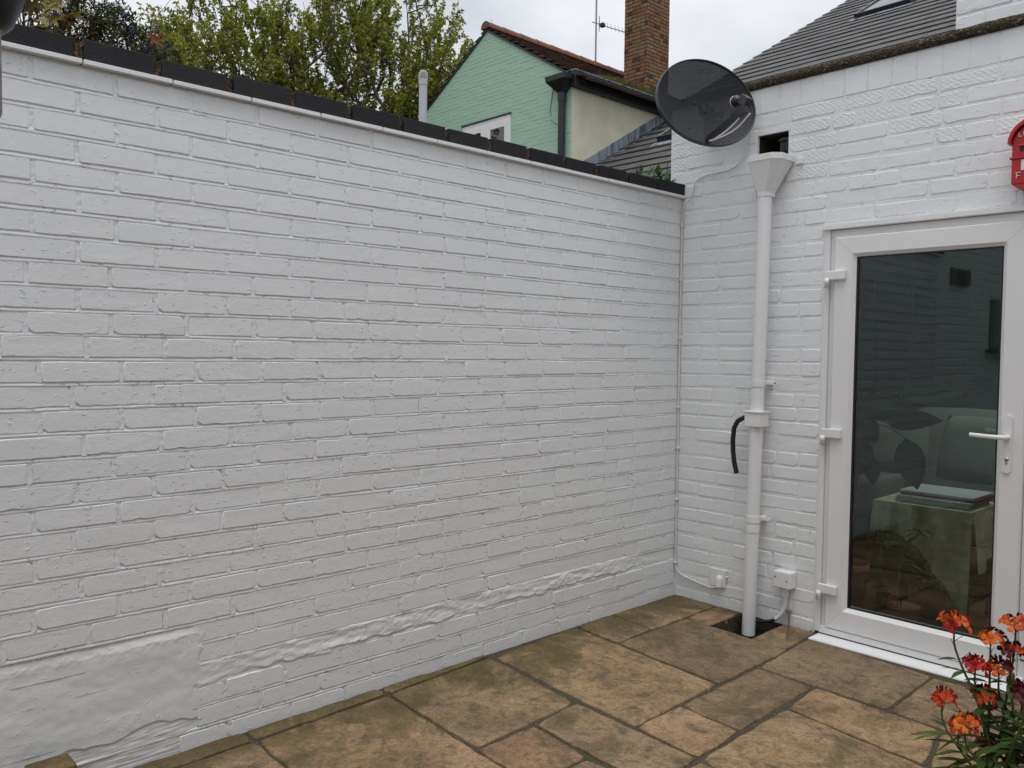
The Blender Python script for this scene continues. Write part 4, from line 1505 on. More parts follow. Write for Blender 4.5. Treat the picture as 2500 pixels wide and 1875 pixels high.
rp = empty('rubber_plant', (.86, .36, -.02), 'large leaved house plant just inside the door glass', 'plant')
mst = MB()
mst.tube(smooth([(.84, .34, .25), (.86, .36, .6), (.88, .37, .9), (.90, .36, 1.15)]), .010, 8)
LV = [((.90, .36, 1.12), (1.07, .35, 1.155), (1.38, .34, 1.17), .115), ((.88, .36, .98), (1.02, .35, 1.01), (1.295, .34, 1.035), .10), ((.90, .36, .99), (1.115, .35, .935), (1.19, .33, .69), .115),
      ((.88, .36, 1.08), (.92, .35, 1.12), (1.115, .33, 1.09), .085), ((.88, .36, 1.03), (.90, .34, 1.02), (.985, .32, .90), .09), ((.86, .36, .9), (.89, .34, .93), (.90, .32, .72), .12), ((.87, .36, .8), (.955, .34, .83), (.97, .33, .685), .07)]
for (a, b, c, w_) in LV:
    mst.tube(smooth([a, ((a[0] + b[0]) / 2, a[1], max(a[2], b[2]) + .01), b]), .0035, 6)
mst.build('stem', 'stem_green', rp)
for (a, b, c, w_) in LV:
    m = MB()
    vert = abs(c[2] - b[2]) > abs(c[0] - b[0])
    leaf(m, b, c, w_ * 1.3, (0, -1, .25) if vert else (0, -.75, .7), 8, .0, .15)
    m.build('leaf', 'house_leaf', rp, fix=False)
MB().lathe([(0, -.02), (.10, -.02), (.13, .22), (.135, .25), (.12, .25), (.115, .22), (0, .22)], (.80, .38, 0), 20).build('pot', 'terracotta', rp)
tp = empty('pot_plant', (1.14, .30, -.02), 'small leafy pot plant with a red bloom low behind the glass', 'plant')
MB().lathe([(0, -.02), (.055, -.02), (.075, .10), (.08, .115), (.07, .115), (0, .10)], (1.15, .30, 0), 18).build('pot', 'terracotta', tp)
m = MB()
m.tube(smooth([(1.14, .30, .10), (1.13, .30, .25), (1.14, .29, .38), (1.22, .28, .49)]), .004, 6)
m.tube(smooth([(1.13, .30, .2), (1.06, .29, .22), (1.02, .28, .2)]), .003, 6)
m.tube(smooth([(1.14, .30, .26), (1.20, .29, .30), (1.25, .28, .25)]), .003, 6)
m.build('stem', 'stem_green', tp)
MB().tube([(1.125, .285, .05), (1.135, .285, .38)], .0025, 6).build('cane', 'cushion_cloth', tp)
m = MB()
for (c, n_) in (((1.22, .28, .49), 9), ((1.14, .29, .38), 8), ((1.02, .28, .2), 7), ((1.25, .28, .25), 9), ((1.16, .28, .33), 6), ((1.08, .28, .42), 8)):
    for i in range(n_):
        a = Vector(c) + Vector((U(-.02, .02), U(-.02, .02), U(-.02, .02)))
        leaf(m, a, a + Vector((U(-.07, .07), U(-.05, .05), U(-.05, .03))), U(.018, .03), (0, -.3, 1), 4, .01)
m.build('leaves', 'glossy_leaf', tp, fix=False)
m = MB()
for i in range(14):
    a = Vector((1.075, .27, .16)); d = Vector((U(-1, 1), U(-1, .3), U(-.6, 1))).normalized()
    leaf(m, a, a + d * .026, .02, (0, -1, .2), 3)
m.build('bloom', 'red_petal', tp, fix=False)

# ------------------------------------------------------------------ green house over the wall
YG = 7.0
XA, ZA = -9.654, 7.54          # apex
XRR = -7.383                   # right corner of the gable / plane of the cream side wall
SL = .60
gh = empty('green_house', (-9.5, 9.0, -.1), 'mint green painted gable house with clay roof behind the garden wall', 'house')
YB = 12.2
XLL = XA - (XA - XRR) * -1.0 * -1
XLL = 2 * XA - XRR
ze = ZA - SL * (XRR - XA)
MB().prism([(XRR - .004, -.14), (XRR - .004, ze), (XA, ZA), (XLL, ze), (XLL, -.14)], 'y', YG + .0028, YB).build('body', 'green_paint', gh)
MB().box(XRR - .004, YG + .0, -.14, XRR, YB, 6.05).build('side_wall', 'cream_render', gh)
GB = brick_set('gable', 'green_paint', [.228, .108], .0665, 6, rough=1.2, depth=.012, chip=.1)
gl = []
WX0, WX1, WZ0, WZ1 = -10.36, -8.955, 4.55, 5.80
for k in range(62):
    zc = 3.6 + .075 * (k + .5)
    half = (ZA - zc - .05) / SL
    xl, xr = max(XLL, XA - half), min(XRR - .006, XA + half)
    if xr - xl < .1: continue
    xx = xl - (.12 if k % 2 else 0)
    xx = math.floor((xl - XLL) / .236) * .236 + XLL + (.118 if k % 2 else 0) - .236
    while xx < xr:
        a, b = max(xx, xl), min(xx + .236, xr)
        xx += .236
        L = b - a - .008
        if L < .05: continue
        if zc > WZ0 - .03 and zc < WZ1 + .04:
            if a < WX1 and b > WX0:
                if a < WX0 - .06: b = WX0; L = b - a - .008
                elif b > WX1 + .06: a = WX1; L = b - a - .008
                else: continue
        s = .228 if L > .16 else .108
        gl.append((random.choice(GB[s]), ((a + b) / 2, YG + U(-.0018, .0018), zc), 0.0, (L / s, 1, 1)))
# only the courses that rise above the garden wall in the photograph are single parts
vis = [b for b in gl if px(b[1])[1] < 240 + .245 * (px(b[1])[0] - 840) + 40]
hid = [b for b in gl if b not in vis]
lay(vis, gh, 'brick', 300, 'gable_brickwork', 'green_paint')
lay(hid, gh, 'brick', 0, 'lower_brickwork', 'green_paint')
# window with white frame
wd = MB()
fw = .07
wd.box(WX0, YG - .012, WZ1 - .10, WX1, YG + .05, WZ1)
wd.box(WX0, YG - .012, WZ0, WX1, YG + .05, WZ0 + fw)
for x in (WX0, (WX0 + WX1) / 2 - .05, WX1 - fw):
    wd.box(x, YG - .0119, WZ0 + fw, x + (fw if x != (WX0 + WX1) / 2 - .05 else .10), YG + .05, WZ1 - .10)
win = wd.build('window', 'upvc', gh)
for (a, b) in ((WX0 + fw, (WX0 + WX1) / 2 - .05), ((WX0 + WX1) / 2 + .05, WX1 - fw)):
    m = MB()
    for (p, q, r_, s_) in ((a, WZ0 + fw, a + .09, WZ1 - .1), (b - .09, WZ0 + fw, b, WZ1 - .1), (a + .09, WZ1 - .2, b - .09, WZ1 - .1), (a + .09, WZ0 + fw, b - .09, WZ0 + fw + .09)):
        m.box(p, YG - .02, q, r_, YG + .03, s_)
    m.build('casement', 'upvc', win)
    MB().box(a + .09, YG - .012, WZ0 + fw + .09, b - .09, YG - .008, WZ1 - .2).build('pane', 'window_glass', win)
    MB().box(a + .09, YG - .0065, WZ0 + fw + .09, b - .09, YG + .0, WZ1 - .2).build('blind', 'dark_navy', win)
MB().box(WX0 - .03, YG - .03, WZ1 + .002, WX1 + .02, YG + .02, WZ1 + .028).build('window_head', 'black_paint', gh)
# roof: rows of plain clay tiles, ridge of half-round tiles
rt = MB()
tw, gauge, th = .165, .105, .014
slen = math.hypot(XRR + .28 - XA, SL * (XRR + .28 - XA))
cs, sn = 1 / math.hypot(1, SL), SL / math.hypot(1, SL)
for side in (1, -1):
    nrow = int(slen / gauge)
    for r in range(nrow):
        yy = YG - .03 + (tw / 2 if r % 2 else 0)
        while yy < YB:
            s0 = r * gauge + U(-.012, .012)
            s1 = s0 + gauge * 1.6
            lift = .03 + U(-.006, .010)
            a = yy; b = min(yy + tw - .006, YB)
            vs = []
            for (s_, hh) in ((s0, .0), (s1, lift)):
                for off in (0, th):
                    for y_ in (a, b):
                        X = XA + side * (s_ * cs + (hh + off) * sn)
                        Z = ZA + .02 - s_ * sn + (hh + off) * cs
                        vs.append((X, y_, Z))
            rt.add(vs, [(0, 1, 3, 2), (4, 6, 7, 5), (2, 3, 7, 6), (0, 4, 5, 1), (0, 2, 6, 4), (1, 5, 7, 3)])
            yy += tw
roof = rt.build('roof', 'clay_roof_tile', gh, fix=False)
tag(roof, kind='stuff')
MB().prism([(XA, ZA + .02), (XRR + .1, ze - .05), (XRR + .1, ze - .09), (XA, ZA - .02), (XLL - .1, ze - .09), (XLL - .1, ze - .05)], 'y', YG - .025, YG + .02).build('verge', 'black_paint', gh)
yy = YG - .06
i = 0
while yy < YB:
    m = MB()
    n = 10
    for j, (y_, rr) in enumerate(((yy, .125), (yy + .05, .122), (yy + .43, .114), (yy + .455, .114))):
        for k in range(n + 1):
            t = math.pi * (-.04 + 1.08 * k / n)
            m.v.append((XA + rr * math.cos(t), y_, ZA + .035 + rr * math.sin(t)))
    for j in range(3):
        for k in range(n):
            a = j * (n + 1) + k
            m.f.append((a, a + 1, a + n + 2, a + n + 1)); m.sm.append(True)
    m.f.append(tuple(range(n + 1))); m.sm.append(False)
    m.build('ridge_tile', 'clay_ridge', gh)
    yy += .45
# gutter board, hopper, downpipe
MB().bbox(XRR + .0, YG - .05, 5.955, XRR + .12, YB, 6.225, .008).build('gutter_board', 'weathered_black', gh)
MB().box(XRR - .10, YG - .06, 6.226, XRR + .125, YB, 6.244).build('gutter_edge', 'lead', gh)
hx = -7.56
loft([[(hx - .06, YG - .02, 5.88), (hx - .06, YG - .13, 5.88), (hx + .06, YG - .13, 5.88), (hx + .06, YG - .02, 5.88)],
      [(hx - .23, YG - .01, 6.07), (hx - .23, YG - .26, 6.07), (hx + .24, YG - .26, 6.07), (hx + .24, YG - .01, 6.07)],
      [(hx - .24, YG - .01, 6.16), (hx - .24, YG - .27, 6.16), (hx + .25, YG - .27, 6.16), (hx + .25, YG - .01, 6.16)],
      [(hx, YG - .05, 6.15), (hx, YG - .06, 6.15), (hx + .01, YG - .06, 6.15), (hx + .01, YG - .05, 6.15)]], 'hopper', 'black_plastic', gh)
dpn = MB().tube([(hx, YG - .075, 5.92), (hx, YG - .075, 3.0)], .062, 14).build('downpipe', 'black_plastic', gh)
MB().tube([(hx, YG - .075, 5.88), (hx, YG - .075, 5.74)], .074, 14).build('collar', 'black_plastic', dpn)
MB().tube(smooth([(-7.62, YG - .03, 6.27), (-7.80, YG - .02, 6.18), (-7.87, YG - .015, 5.9), (-7.93, YG - .015, 5.62), (-7.86, YG - .015, 5.47), (-7.62, YG - .03, 5.35)]), .010, 6).build('cable', 'green_paint', gh)
# moss on the roof edge
ms = MB()
for i in range(2600):
    t = random.random()
    yy = 7.9 + 2.0 * t
    hgt = .13 * (math.sin(math.pi * min(1, t * .95 + .05)) ** .6) + .02
    x = XRR - .28 + U(-.12, .26)
    z = 6.24 + U(-.02, .03) + (XRR + .1 - x) * .35
    b = Vector((x, yy + U(-.02, .02), z))
    leaf(ms, b, b + Vector((U(-.05, .05), U(-.05, .05), hgt * U(.5, 1.3))), .012, (1, 0, .3), 2)
leaf_mat('moss_blade', [(0.3, (0.075, 0.085, 0.016)), (0.55, (0.15, 0.14, 0.03)), (0.8, (0.22, 0.15, 0.07))])
tag(ms.build('roof_moss', 'moss_blade', gh, fix=False), kind='stuff')

# chimney stack
ch = empty('chimney_stack', (-8.4, 10.3, 5.9), 'tall orange brick chimney stack on the clay roof behind the dish', 'chimney')
CX0, CX1, CY0, CY1 = -8.715, -8.10, 10.0, 10.74
MB().box(CX0 + .008, CY0 + .008, 5.6, CX1 - .008, CY1, 9.8).build('core', 'chimney_mortar', ch)
CB = brick_set('chimney', 'chimney_brick', [.212, .104, .155], .064, 5, rough=1.8, depth=.012, chip=.1)
cbk = []
k = 0
z = 6.0
while z < 9.7:
    zc = z + .0375
    for face in (0, 1):
        a0, a1 = (CX0, CX1) if face == 0 else (CY0, CY1)
        xx = a0
        first = True
        while xx < a1 - .03:
            step = (.108 if (k + face) % 2 and first else .219)
            if not first and random.random() < .35: step = .108
            first = False
            b = min(xx + step, a1)
            if a1 - b < .06: b = a1
            L = b - xx - .008
            s = min([.212, .104, .155], key=lambda q: abs(q - L))
            c = (xx + b) / 2
            if face == 0: cbk.append((random.choice(CB[s]), (c, CY0 + U(-.003, .003), zc), 0.0, (L / s, 1, 1)))
            else: cbk.append((random.choice(CB[s]), (CX1 + U(-.003, .003), c, zc), math.pi / 2, (L / s, 1, 1)))
            xx = b
    z += .0755
    k += 1
lay(cbk, ch, 'brick', 300, 'upper_brickwork', 'chimney_brick')

# aerials
def yagi(name, base, ztop, zb, boom, label):
    a = empty(name, base, label, 'aerial', 'television aerials')
    MB().tube([base, (base[0], base[1], ztop)], .019, 8).build('mast', 'galvanised', a)
    bm_ = MB()
    s = Vector((base[0], base[1], zb)); e = Vector(boom)
    bm_.tube([s - (e - s).normalized() * .12, e], .010, 6)
    d = (e - s).normalized(); side = Vector((-d.y, d.x, 0)).normalized()
    L = (e - s).length
    n = int(L / .125)
    bm_.build('boom', 'galvanised', a)
    for i in range(1, n + 1):
        p = s + d * (i * .125)
        q = side * .02 + Vector((0, 0, .10))
        MB().tube([p - q * .5, p + q], .005, 5).build('element', 'galvanised', a)
    p = s + d * .10
    MB().tube([p + Vector((0, 0, -.16)), p + Vector((0, 0, .18))], .009, 5).build('reflector', 'galvanised', a)
    MB().bbox(s.x + d.x * .2 - .05, s.y + d.y * .2 - .05, zb - .03, s.x + d.x * .2 + .05, s.y + d.y * .2 + .05, zb + .05, .01).build('dipole_box', 'black_plastic', a)
yagi('tv_aerial', (XA, 10.17, 7.55), 10.6, 8.53, (XA + .05, 11.6, 8.60), 'tall television aerial mast rising behind the clay ridge')
yagi('tv_aerial', (XA - .5, 12.6, 7.0), 8.0, 7.93, (XA - .9, 11.0, 7.90), 'low television aerial just above the clay ridge beside the chimney')

# ------------------------------------------------------------------ grey tiled house to the right, roof rising away
th_ = empty('tiled_house', (-4.5, 10, -.1), 'house with long grey tiled roof rising behind the white parapet', 'house')
PT_ = math.atan(.572)
RY, RZ = 7.453, 4.755 - .19
cR, sR = math.cos(PT_), math.sin(PT_)
def rp3(x, s, h=0.0):
    return (x, RY + s * cR - h * sR, RZ + s * sR + h * cR)
RX1 = -.6
def rx0(s): return XRR + .004 if s < 3.3 else -8.02
m = MB()
for (s0, s1, x0) in ((-2.4, 3.3, XRR + .004), (3.3, 14.0, -8.02)):
    vs = [rp3(x0, s0, -.02), rp3(RX1, s0, -.02), rp3(RX1, s1, -.02), rp3(x0, s1, -.02), rp3(x0, s0, -.12), rp3(RX1, s0, -.12), rp3(RX1, s1, -.12), rp3(x0, s1, -.12)]
    m.add(vs, [(0, 1, 2, 3), (4, 7, 6, 5), (0, 4, 5, 1), (1, 5, 6, 2), (2, 6, 7, 3), (3, 7, 4, 0)])
m.build('roof_deck', 'grey_roof_tile', th_)
MB().box(XRR + .05, RY - 1.7, -.14, RX1, RY - 1.5, 3.45).build('wall', 'painted_render', th_)
def tile_mesh(GW, GG):
    m = MB()
    L = GG * 1.18
    t = .018
    vs = []
    for (s_, h0) in ((0.0, .030), (L, .0)):
        for hh in (0, t):
            for xx in (-GW / 2 + .006, GW / 2 - .006):
                vs.append((xx, s_ * cR - (h0 + hh) * sR, s_ * sR + (h0 + hh) * cR))
    m.add(vs, [(0, 1, 3, 2), (4, 6, 7, 5), (2, 3, 7, 6), (0, 4, 5, 1), (0, 2, 6, 4), (1, 5, 7, 3)])
    me = m.mesh('roof_tile', 'grey_roof_tile')
    m.fixn(me)
    return me
TM = [(tile_mesh(.42, .37), .42, .37), (tile_mesh(.60, .48), .60, .48)]
tl = []
r = 0
s = -2.35
while s < 13.8:
    TMe, GW, GG = TM[0] if s < 3.3 else TM[1]
    x = rx0(s + .05) + GW / 2 - (GW / 2 if r % 2 else 0)
    while x < RX1:
        sc = 1.0
        xx = x
        if x - GW / 2 < rx0(s + .05) - .01:
            sc = .5; xx = x + GW / 4
        loc = rp3(xx, s + U(-.008, .008), U(-.001, .004))
        tl.append((TMe, loc, 0.0, (sc, 1, 1)))
        x += GW
    s += GG
    r += 1
def tvis(loc):
    a, b, _ = px(loc)
    if not (-30 < a < 2520 and -40 < b < 900): return False
    if a < 1640: return b < 240 + .245 * (a - 840) + 12 and a > 1400
    return b < 215 - .238 * (a - 1848) + 25 and a < 2345
tv = [t for t in tl if tvis(t[1])]
tn = [t for t in tl if not tvis(t[1])]
lay(tv, th_, 'roof_tile', 300, 'far_roof_tiles', 'grey_roof_tile')
lay(tn, th_, 'roof_tile', 0, 'hidden_roof_tiles', 'grey_roof_tile')
# lead flashing against the cream wall
fm = MB()
for i in range(5):
    s0, s1 = -2.0 + i * 1.06, -2.0 + (i + 1) * 1.06 + .05
    a = Vector(rp3(XRR + .006 + .002 * (i % 2), s0, .02)); b = Vector(rp3(XRR + .006 + .002 * (i % 2), s1, .02))
    m = MB()
    u = Vector((0, 0, .22))
    w2 = Vector((.16, 0, 0))
    up_ = Vector((.0, -sR * .02, cR * .02))
    vs = [a + u, b + u, b + up_ * .3, a + up_ * .3, b + w2 + up_ * .6, a + w2 + up_ * .6, b + w2 - up_ * .4, a + w2 - up_ * .4]
    m.add(vs, [(0, 1, 2, 3), (3, 2, 4, 5), (5, 4, 6, 7)])
    m.build('flashing', 'lead', th_, fix=False)
def rooflight(x0, x1, s0, s1, name):
    o = MB()
    def q(x, s, h): return rp3(x, s, h)
    def bx(m, xa, xb, sa, sb, ha, hb):
        vs = [q(xa, sa, ha), q(xb, sa, ha), q(xb, sb, ha), q(xa, sb, ha), q(xa, sa, hb), q(xb, sa, hb), q(xb, sb, hb), q(xa, sb, hb)]
        m.add(vs, [(0, 3, 2, 1), (4, 5, 6, 7), (0, 1, 5, 4), (1, 2, 6, 5), (2, 3, 7, 6), (3, 0, 4, 7)])
    bx(o, x0, x1, s0, s0 + .09, .0, .15)
    bx(o, x0, x0 + .07, s0 + .09, s1 - .09, .0, .149)
    bx(o, x1 - .07, x1, s0 + .09, s1 - .09, .0, .149)
    bx(o, x0, x1, s1 - .09, s1, .0, .15)
    f = o.build(name, 'black_paint', th_)
    o = MB(); bx(o, x0 + .07, x1 - .07, s0 + .09, s1 - .09, .10, .135)
    o.build('pane', 'rooflight_glass', f)
    o = MB(); bx(o, x0 + .02, x0 + .05, s0 + .03, s1, .151, .165); bx(o, x1 - .05, x1 - .02, s0 + .03, s1, .151, .165)
    o.build('glazing_bar', 'galvanised', f)
    o = MB(); bx(o, x0 - .06, x1 + .06, s0 - .20, s0 - .002, .046, .056)
    o.build('apron', 'lead', f)
t = NT('rooflight_glass'); t.set(color=(.02, .025, .03), rough=.03, spec=1.0); MATS['rooflight_glass'] = t.m
rooflight(-6.19, -4.92, 8.92, 10.3, 'rooflight')
rooflight(-6.40, -5.6, .86, 1.95, 'rooflight')

# ------------------------------------------------------------------ flue pipe
fx, fy = -6.15, 2.82
fp = empty('flue_pipe', (fx, fy, 2.4), 'pale grey plastic vent pipe with slotted cap left of the green house', 'pipe')
MB().tube([(fx, fy, -.1), (fx, fy, 4.86)], .054, 18).build('pipe', 'upvc_grey', fp)
MB().tube([(fx, fy, 4.80), (fx, fy, 4.87)], .059, 18).build('collar', 'upvc_grey', fp)
MB().lathe([(.047, 4.87), (.047, 4.95), (.042, 4.97), (0, 4.98)], (fx, fy, 0), 18).build('cap_core', 'black_plastic', fp)
for i in range(14):
    t_ = 2 * math.pi * i / 14
    MB().tube([(fx + .053 * math.cos(t_), fy + .053 * math.sin(t_), 4.865), (fx + .053 * math.cos(t_), fy + .053 * math.sin(t_), 4.95), (fx + .03 * math.cos(t_), fy + .03 * math.sin(t_), 4.985)], .0065, 5).build('cap_bar', 'upvc_grey', fp)


# ------------------------------------------------------------------ trees and plants
def grow(base, pts, rmin, upw=.6):
    """space-filling skeleton: every point joins the nearest node that lies nearer the base"""
    P = np.vstack([np.array(base)[None], pts])
    d0 = np.linalg.norm(P - P[0], axis=1)
    order = np.argsort(d0)
    P = P[order]
    d0 = d0[order]
    par = np.zeros(len(P), int) - 1
    for i in range(1, len(P)):
        dv = P[i] - P[:i]
        L = np.linalg.norm(dv, axis=1) + 1e-6
        cost = L * (1.0 + upw * (1 - dv[:, 2] / L)) + .25 * 0
        par[i] = int(np.argmin(cost))
    cnt = np.ones(len(P))
    for i in range(len(P) - 1, 0, -1):
        cnt[par[i]] += cnt[i]
    rad = rmin * np.sqrt(cnt)
    return P, par, rad


def branches(m, P, par, rad, n=5):
    for i in range(1, len(P)):
        a, b = P[par[i]], P[i]
        mid = (a + b) / 2 + RS.normal(0, .04, 3) * np.linalg.norm(b - a)
        m.tube([a, mid, b], [min(rad[par[i]], rad[i] * 1.35), rad[i] * 1.1, rad[i]], n, caps=False)


def blob_pts(n, c, r, holes=4, seed=0):
    rs = np.random.RandomState(seed)
    out = []
    while len(out) < n:
        q = rs.uniform(-1, 1, 3)
        l = np.linalg.norm(q)
        if l > 1 or l < .25: continue
        w_ = mn.noise(Vector((q[0] * 2.3 + seed, q[1] * 2.3, q[2] * 2.3)))
        if l > .74 + .45 * w_: continue
        out.append(np.array(c) + q * np.array(r))
    return np.array(out)


tree = empty('ash_tree', (-13.6, 6.6, -.1), 'large bushy tree with fresh yellow green leaves behind the garden wall', 'tree')
TC = (-14.0, 6.0, 7.0)
cr_ax = Vector((_r.x, _r.y, 0)).normalized()
tp_ = []
rsx = np.random.RandomState(5)
raw = blob_pts(1500, (0, 0, 0), (1, 1, 1), seed=3)
# crown stretched across the view: three overlapping lobes
lobes = [((-1.9, 0, -.2), (2.5, 2.2, 3.0), 520), ((1.0, .3, .2), (2.4, 2.3, 3.3), 560), ((2.9, 0, -1.1), (1.6, 1.8, 2.2), 330), ((-3.2, -.2, -.9), (1.5, 1.6, 2.4), 240)]
pts = []
for i, (c, r_, n) in enumerate(lobes):
    q = blob_pts(n, (0, 0, 0), r_, seed=20 + i)
    for v in q:
        L = cr_ax * (v[0] + c[0]) + Vector((-cr_ax.y, cr_ax.x, 0)) * (v[1] + c[1])
        pts.append((TC[0] + L.x, TC[1] + L.y, TC[2] + v[2] + c[2]))
pts = np.array(pts)
P, par, rad = grow((TC[0], TC[1], 1.5), pts, .0062, .5)
bm_ = MB()
bm_.tube([(TC[0], TC[1], -.1), (TC[0] + .05, TC[1], .8), (TC[0], TC[1], 1.5)], [.30, .24, .21], 10)
branches(bm_, P, par, np.minimum(rad, .2))
lm = MB()
kids = set(par.tolist())
for i in range(1, len(P)):
    p = Vector(P[i])
    out = (p - Vector((TC[0], TC[1], TC[2] - 2.2))).normalized()
    nt = 3
    for _ in range(nt):
        d = (out * .6 + Vector((U(-.5, .5), U(-.5, .5), U(.35, 1.1)))).normalized()
        L = U(.3, .75)
        e = p + d * L
        midp = p + d * L * .5 + Vector((U(-.04, .04), U(-.04, .04), 0))
        bm_.tube([p, midp, e], [.008, .006, .003], 3, caps=False)
        for t_ in (.45, .7, .88, 1.0):
            q = p + d * L * t_
            for _k in range(7 if t_ < 1 else 11):
                dd = Vector((U(-1, 1), U(-1, 1), U(-.55, .65))).normalized()
                ll = U(.045, .105)
                s_ = dd.orthogonal().normalized() * ll * .27
                s_ = (Matrix.Rotation(U(0, 6.28), 3, dd) @ s_)
                lm.add([q, q + dd * ll * .5 + s_, q + dd * ll - Vector((0, 0, .02)), q + dd * ll * .5 - s_], [(0, 1, 2, 3)])
lm.build('crown', 'ash_leaf', tree, fix=False)
# bare upper sprigs at the right flank
sp = bm_
for i in range(26):
    a = Vector(P[int(rsx.randint(len(P) // 2, len(P)))])
    if a.z < 6.5: continue
    sp.tube(smooth([a, a + Vector((U(-.2, .2), U(-.2, .2), .5)), a + Vector((U(-.4, .4), U(-.4, .4), U(.9, 1.3)))]), [.006] * 0 or .005, 4, caps=False)
bm_.build('trunk', 'bark', tree)

sh = empty('flowering_shrub', (-.78, -2.75, -.1), 'dark leaved shrub with small blue flowers just behind the coping', 'shrub')
rsS = np.random.RandomState(9)
def view_pts(n, quad, d0, d1, rs):
    """random points in a real volume behind the wall, spread as wide as the shrub"""
    out = []
    for _ in range(n):
        out.append(quad(rs))
    return out
SC = Vector((-.72, -2.78, 2.49))
spts = []
while len(spts) < 430:
    q = rsS.uniform(-1, 1, 3)
    if np.linalg.norm(q) > 1: continue
    v = cr_ax * (q[0] * .30 + .02) + Vector((-cr_ax.y, cr_ax.x, 0)) * (q[1] * .14)
    zz = q[2] * .19 - (q[0] * .17)
    if mn.noise(Vector((q[0] * 3, q[1] * 3, q[2] * 3))) < -.14: continue
    spts.append((SC.x + v.x, SC.y + v.y, SC.z + zz))
spts = np.array(spts)
P, par, rad = grow((SC.x, SC.y, 1.9), spts, .0011, .4)
m = MB()
m.tube([(SC.x, SC.y, -.1), (SC.x, SC.y, 1.9)], [.03, .018], 8)
branches(m, P, par, np.minimum(rad, .014), 4)
m.build('stem', 'bark', sh)
lm = MB(); fmn = MB()
for i in range(1, len(P)):
    p = Vector(P[i])
    for _ in range(24):
        d = Vector((U(-1, 1), U(-1, 1), U(-.4, 1))).normalized()
        q = p + Vector((U(-.02, .02), U(-.02, .02), U(-.02, .02)))
        leaf(lm, q, q + d * U(.013, .024), U(.007, .011), (0, 0, 1), 2, 0, .2)
    if i % 6 == 0:
        d = Vector((U(-.6, .6), U(-.6, .6), U(.2, 1))).normalized()
        for _ in range(70):
            t_ = random.random()
            q = p + d * .045 * t_ + Vector((U(-1, 1), U(-1, 1), U(-1, 1))).normalized() * .011 * (1.15 - t_ * .6)
            e = Vector((U(-1, 1), U(-1, 1), U(-1, 1))).normalized()
            leaf(fmn, q, q + e * .006, .005, (0, 0, 1), 2)
lm.build('crown', 'shrub_leaf', sh, fix=False)
fmn.build('flowers', 'blue_flower', sh, fix=False)

cp = empty('creeper', (-.72, -3.06, -.1), 'creeper with large yellow green and reddish leaves above the coping', 'plant')
def palmate(m, c, nrm, size, n=5):
    nrm = Vector(nrm).normalized()
    x = nrm.orthogonal().normalized()
    x = Matrix.Rotation(U(0, 6.28), 3, nrm) @ x
    for i in range(n):
        a = (i - (n - 1) / 2) * 1.0
        d = Matrix.Rotation(a, 3, nrm) @ x
        L = size * (1 - .16 * abs(i - (n - 1) / 2))
        leaf(m, c, Vector(c) + d * L, L * .46, nrm, 6, L * .18, .2)
CC = Vector((-.70, -3.06, 2.53))
m = MB(); lv = MB()
for i in range(130):
    v = cr_ax * U(-.22, .16) + Vector((-cr_ax.y, cr_ax.x, 0)) * U(-.10, .10)
    c = CC + v + Vector((0, 0, U(-.12, .16)))
    nrm = Vector((U(-.2, .9), U(-.9, .2), U(.2, 1)))
    palmate(lv, c, nrm, U(.04, .07))
    m.tube(smooth([c, c + Vector((U(-.04, .04), U(-.04, .04), -.05)), CC + Vector((U(-.15, .15), U(-.1, .1), -.25))]), .0018, 4, caps=False)
m.tube([(CC.x, CC.y, -.1), (CC.x, CC.y, 2.3)], .012, 8)
m.build('stem', 'bark', cp)
lv.build('leaves', 'creeper_leaf', cp, fix=False)
pal = empty('red_sprig', (-.52, -2.60, -.1), 'single reddish palm shaped leaf sprig beside the flowering shrub', 'plant')
m = MB()
SPg = Vector((-.572, -2.675, 2.54))
for i in range(8):
    a = i / 8 * 6.28
    leaf(m, SPg, SPg + cr_ax * math.cos(a) * .045 + Vector((0, 0, 1)) * math.sin(a) * .04 + Vector((.01, -.01, 0)), .011, (.7, -.7, .1), 4, .006)
leaf_mat('red_leaf', [(0.3, (0.20, 0.05, 0.02)), (0.7, (0.30, 0.11, 0.05))])
m.build('leaf', 'red_leaf', pal, fix=False)
MB().tube(smooth([SPg, SPg + Vector((-.05, .02, -.06)), (SPg.x - .06, SPg.y, 2.2), (SPg.x - .06, SPg.y, -.1)]), .0025, 5).build('stem', 'bark', pal)

lp = empty('evergreen_plant', (-.30, .14, -.1), 'leafy evergreen plant peeping over the coping at the wall corner', 'plant')
m = MB(); s_m = MB()
LC = Vector((-.25, .09, 2.355))
for i in range(60):
    b = LC + Vector((U(-.14, .13), U(-.10, .10), U(-.10, .05)))
    d = Vector((U(-1, 1), U(-1, .6), U(.1, 1.2))).normalized()
    leaf(m, b, b + d * U(.06, .10), U(.02, .03), (.3, -.3, 1), 5, .02)
for i in range(7):
    a = LC + Vector((U(-.10, .10), U(-.08, .08), -.12))
    s_m.tube([a, a + Vector((U(-.03, .03), U(-.03, .03), .13)), a + Vector((U(-.10, .10), U(-.05, .05), U(.18, .25)))], .0022, 4, caps=False)
s_m.tube([(LC.x, LC.y, -.1), (LC.x, LC.y, LC.z - .1)], .012, 8)
m.build('leaves', 'glossy_leaf', lp, fix=False)
s_m.build('stem', 'bark', lp)

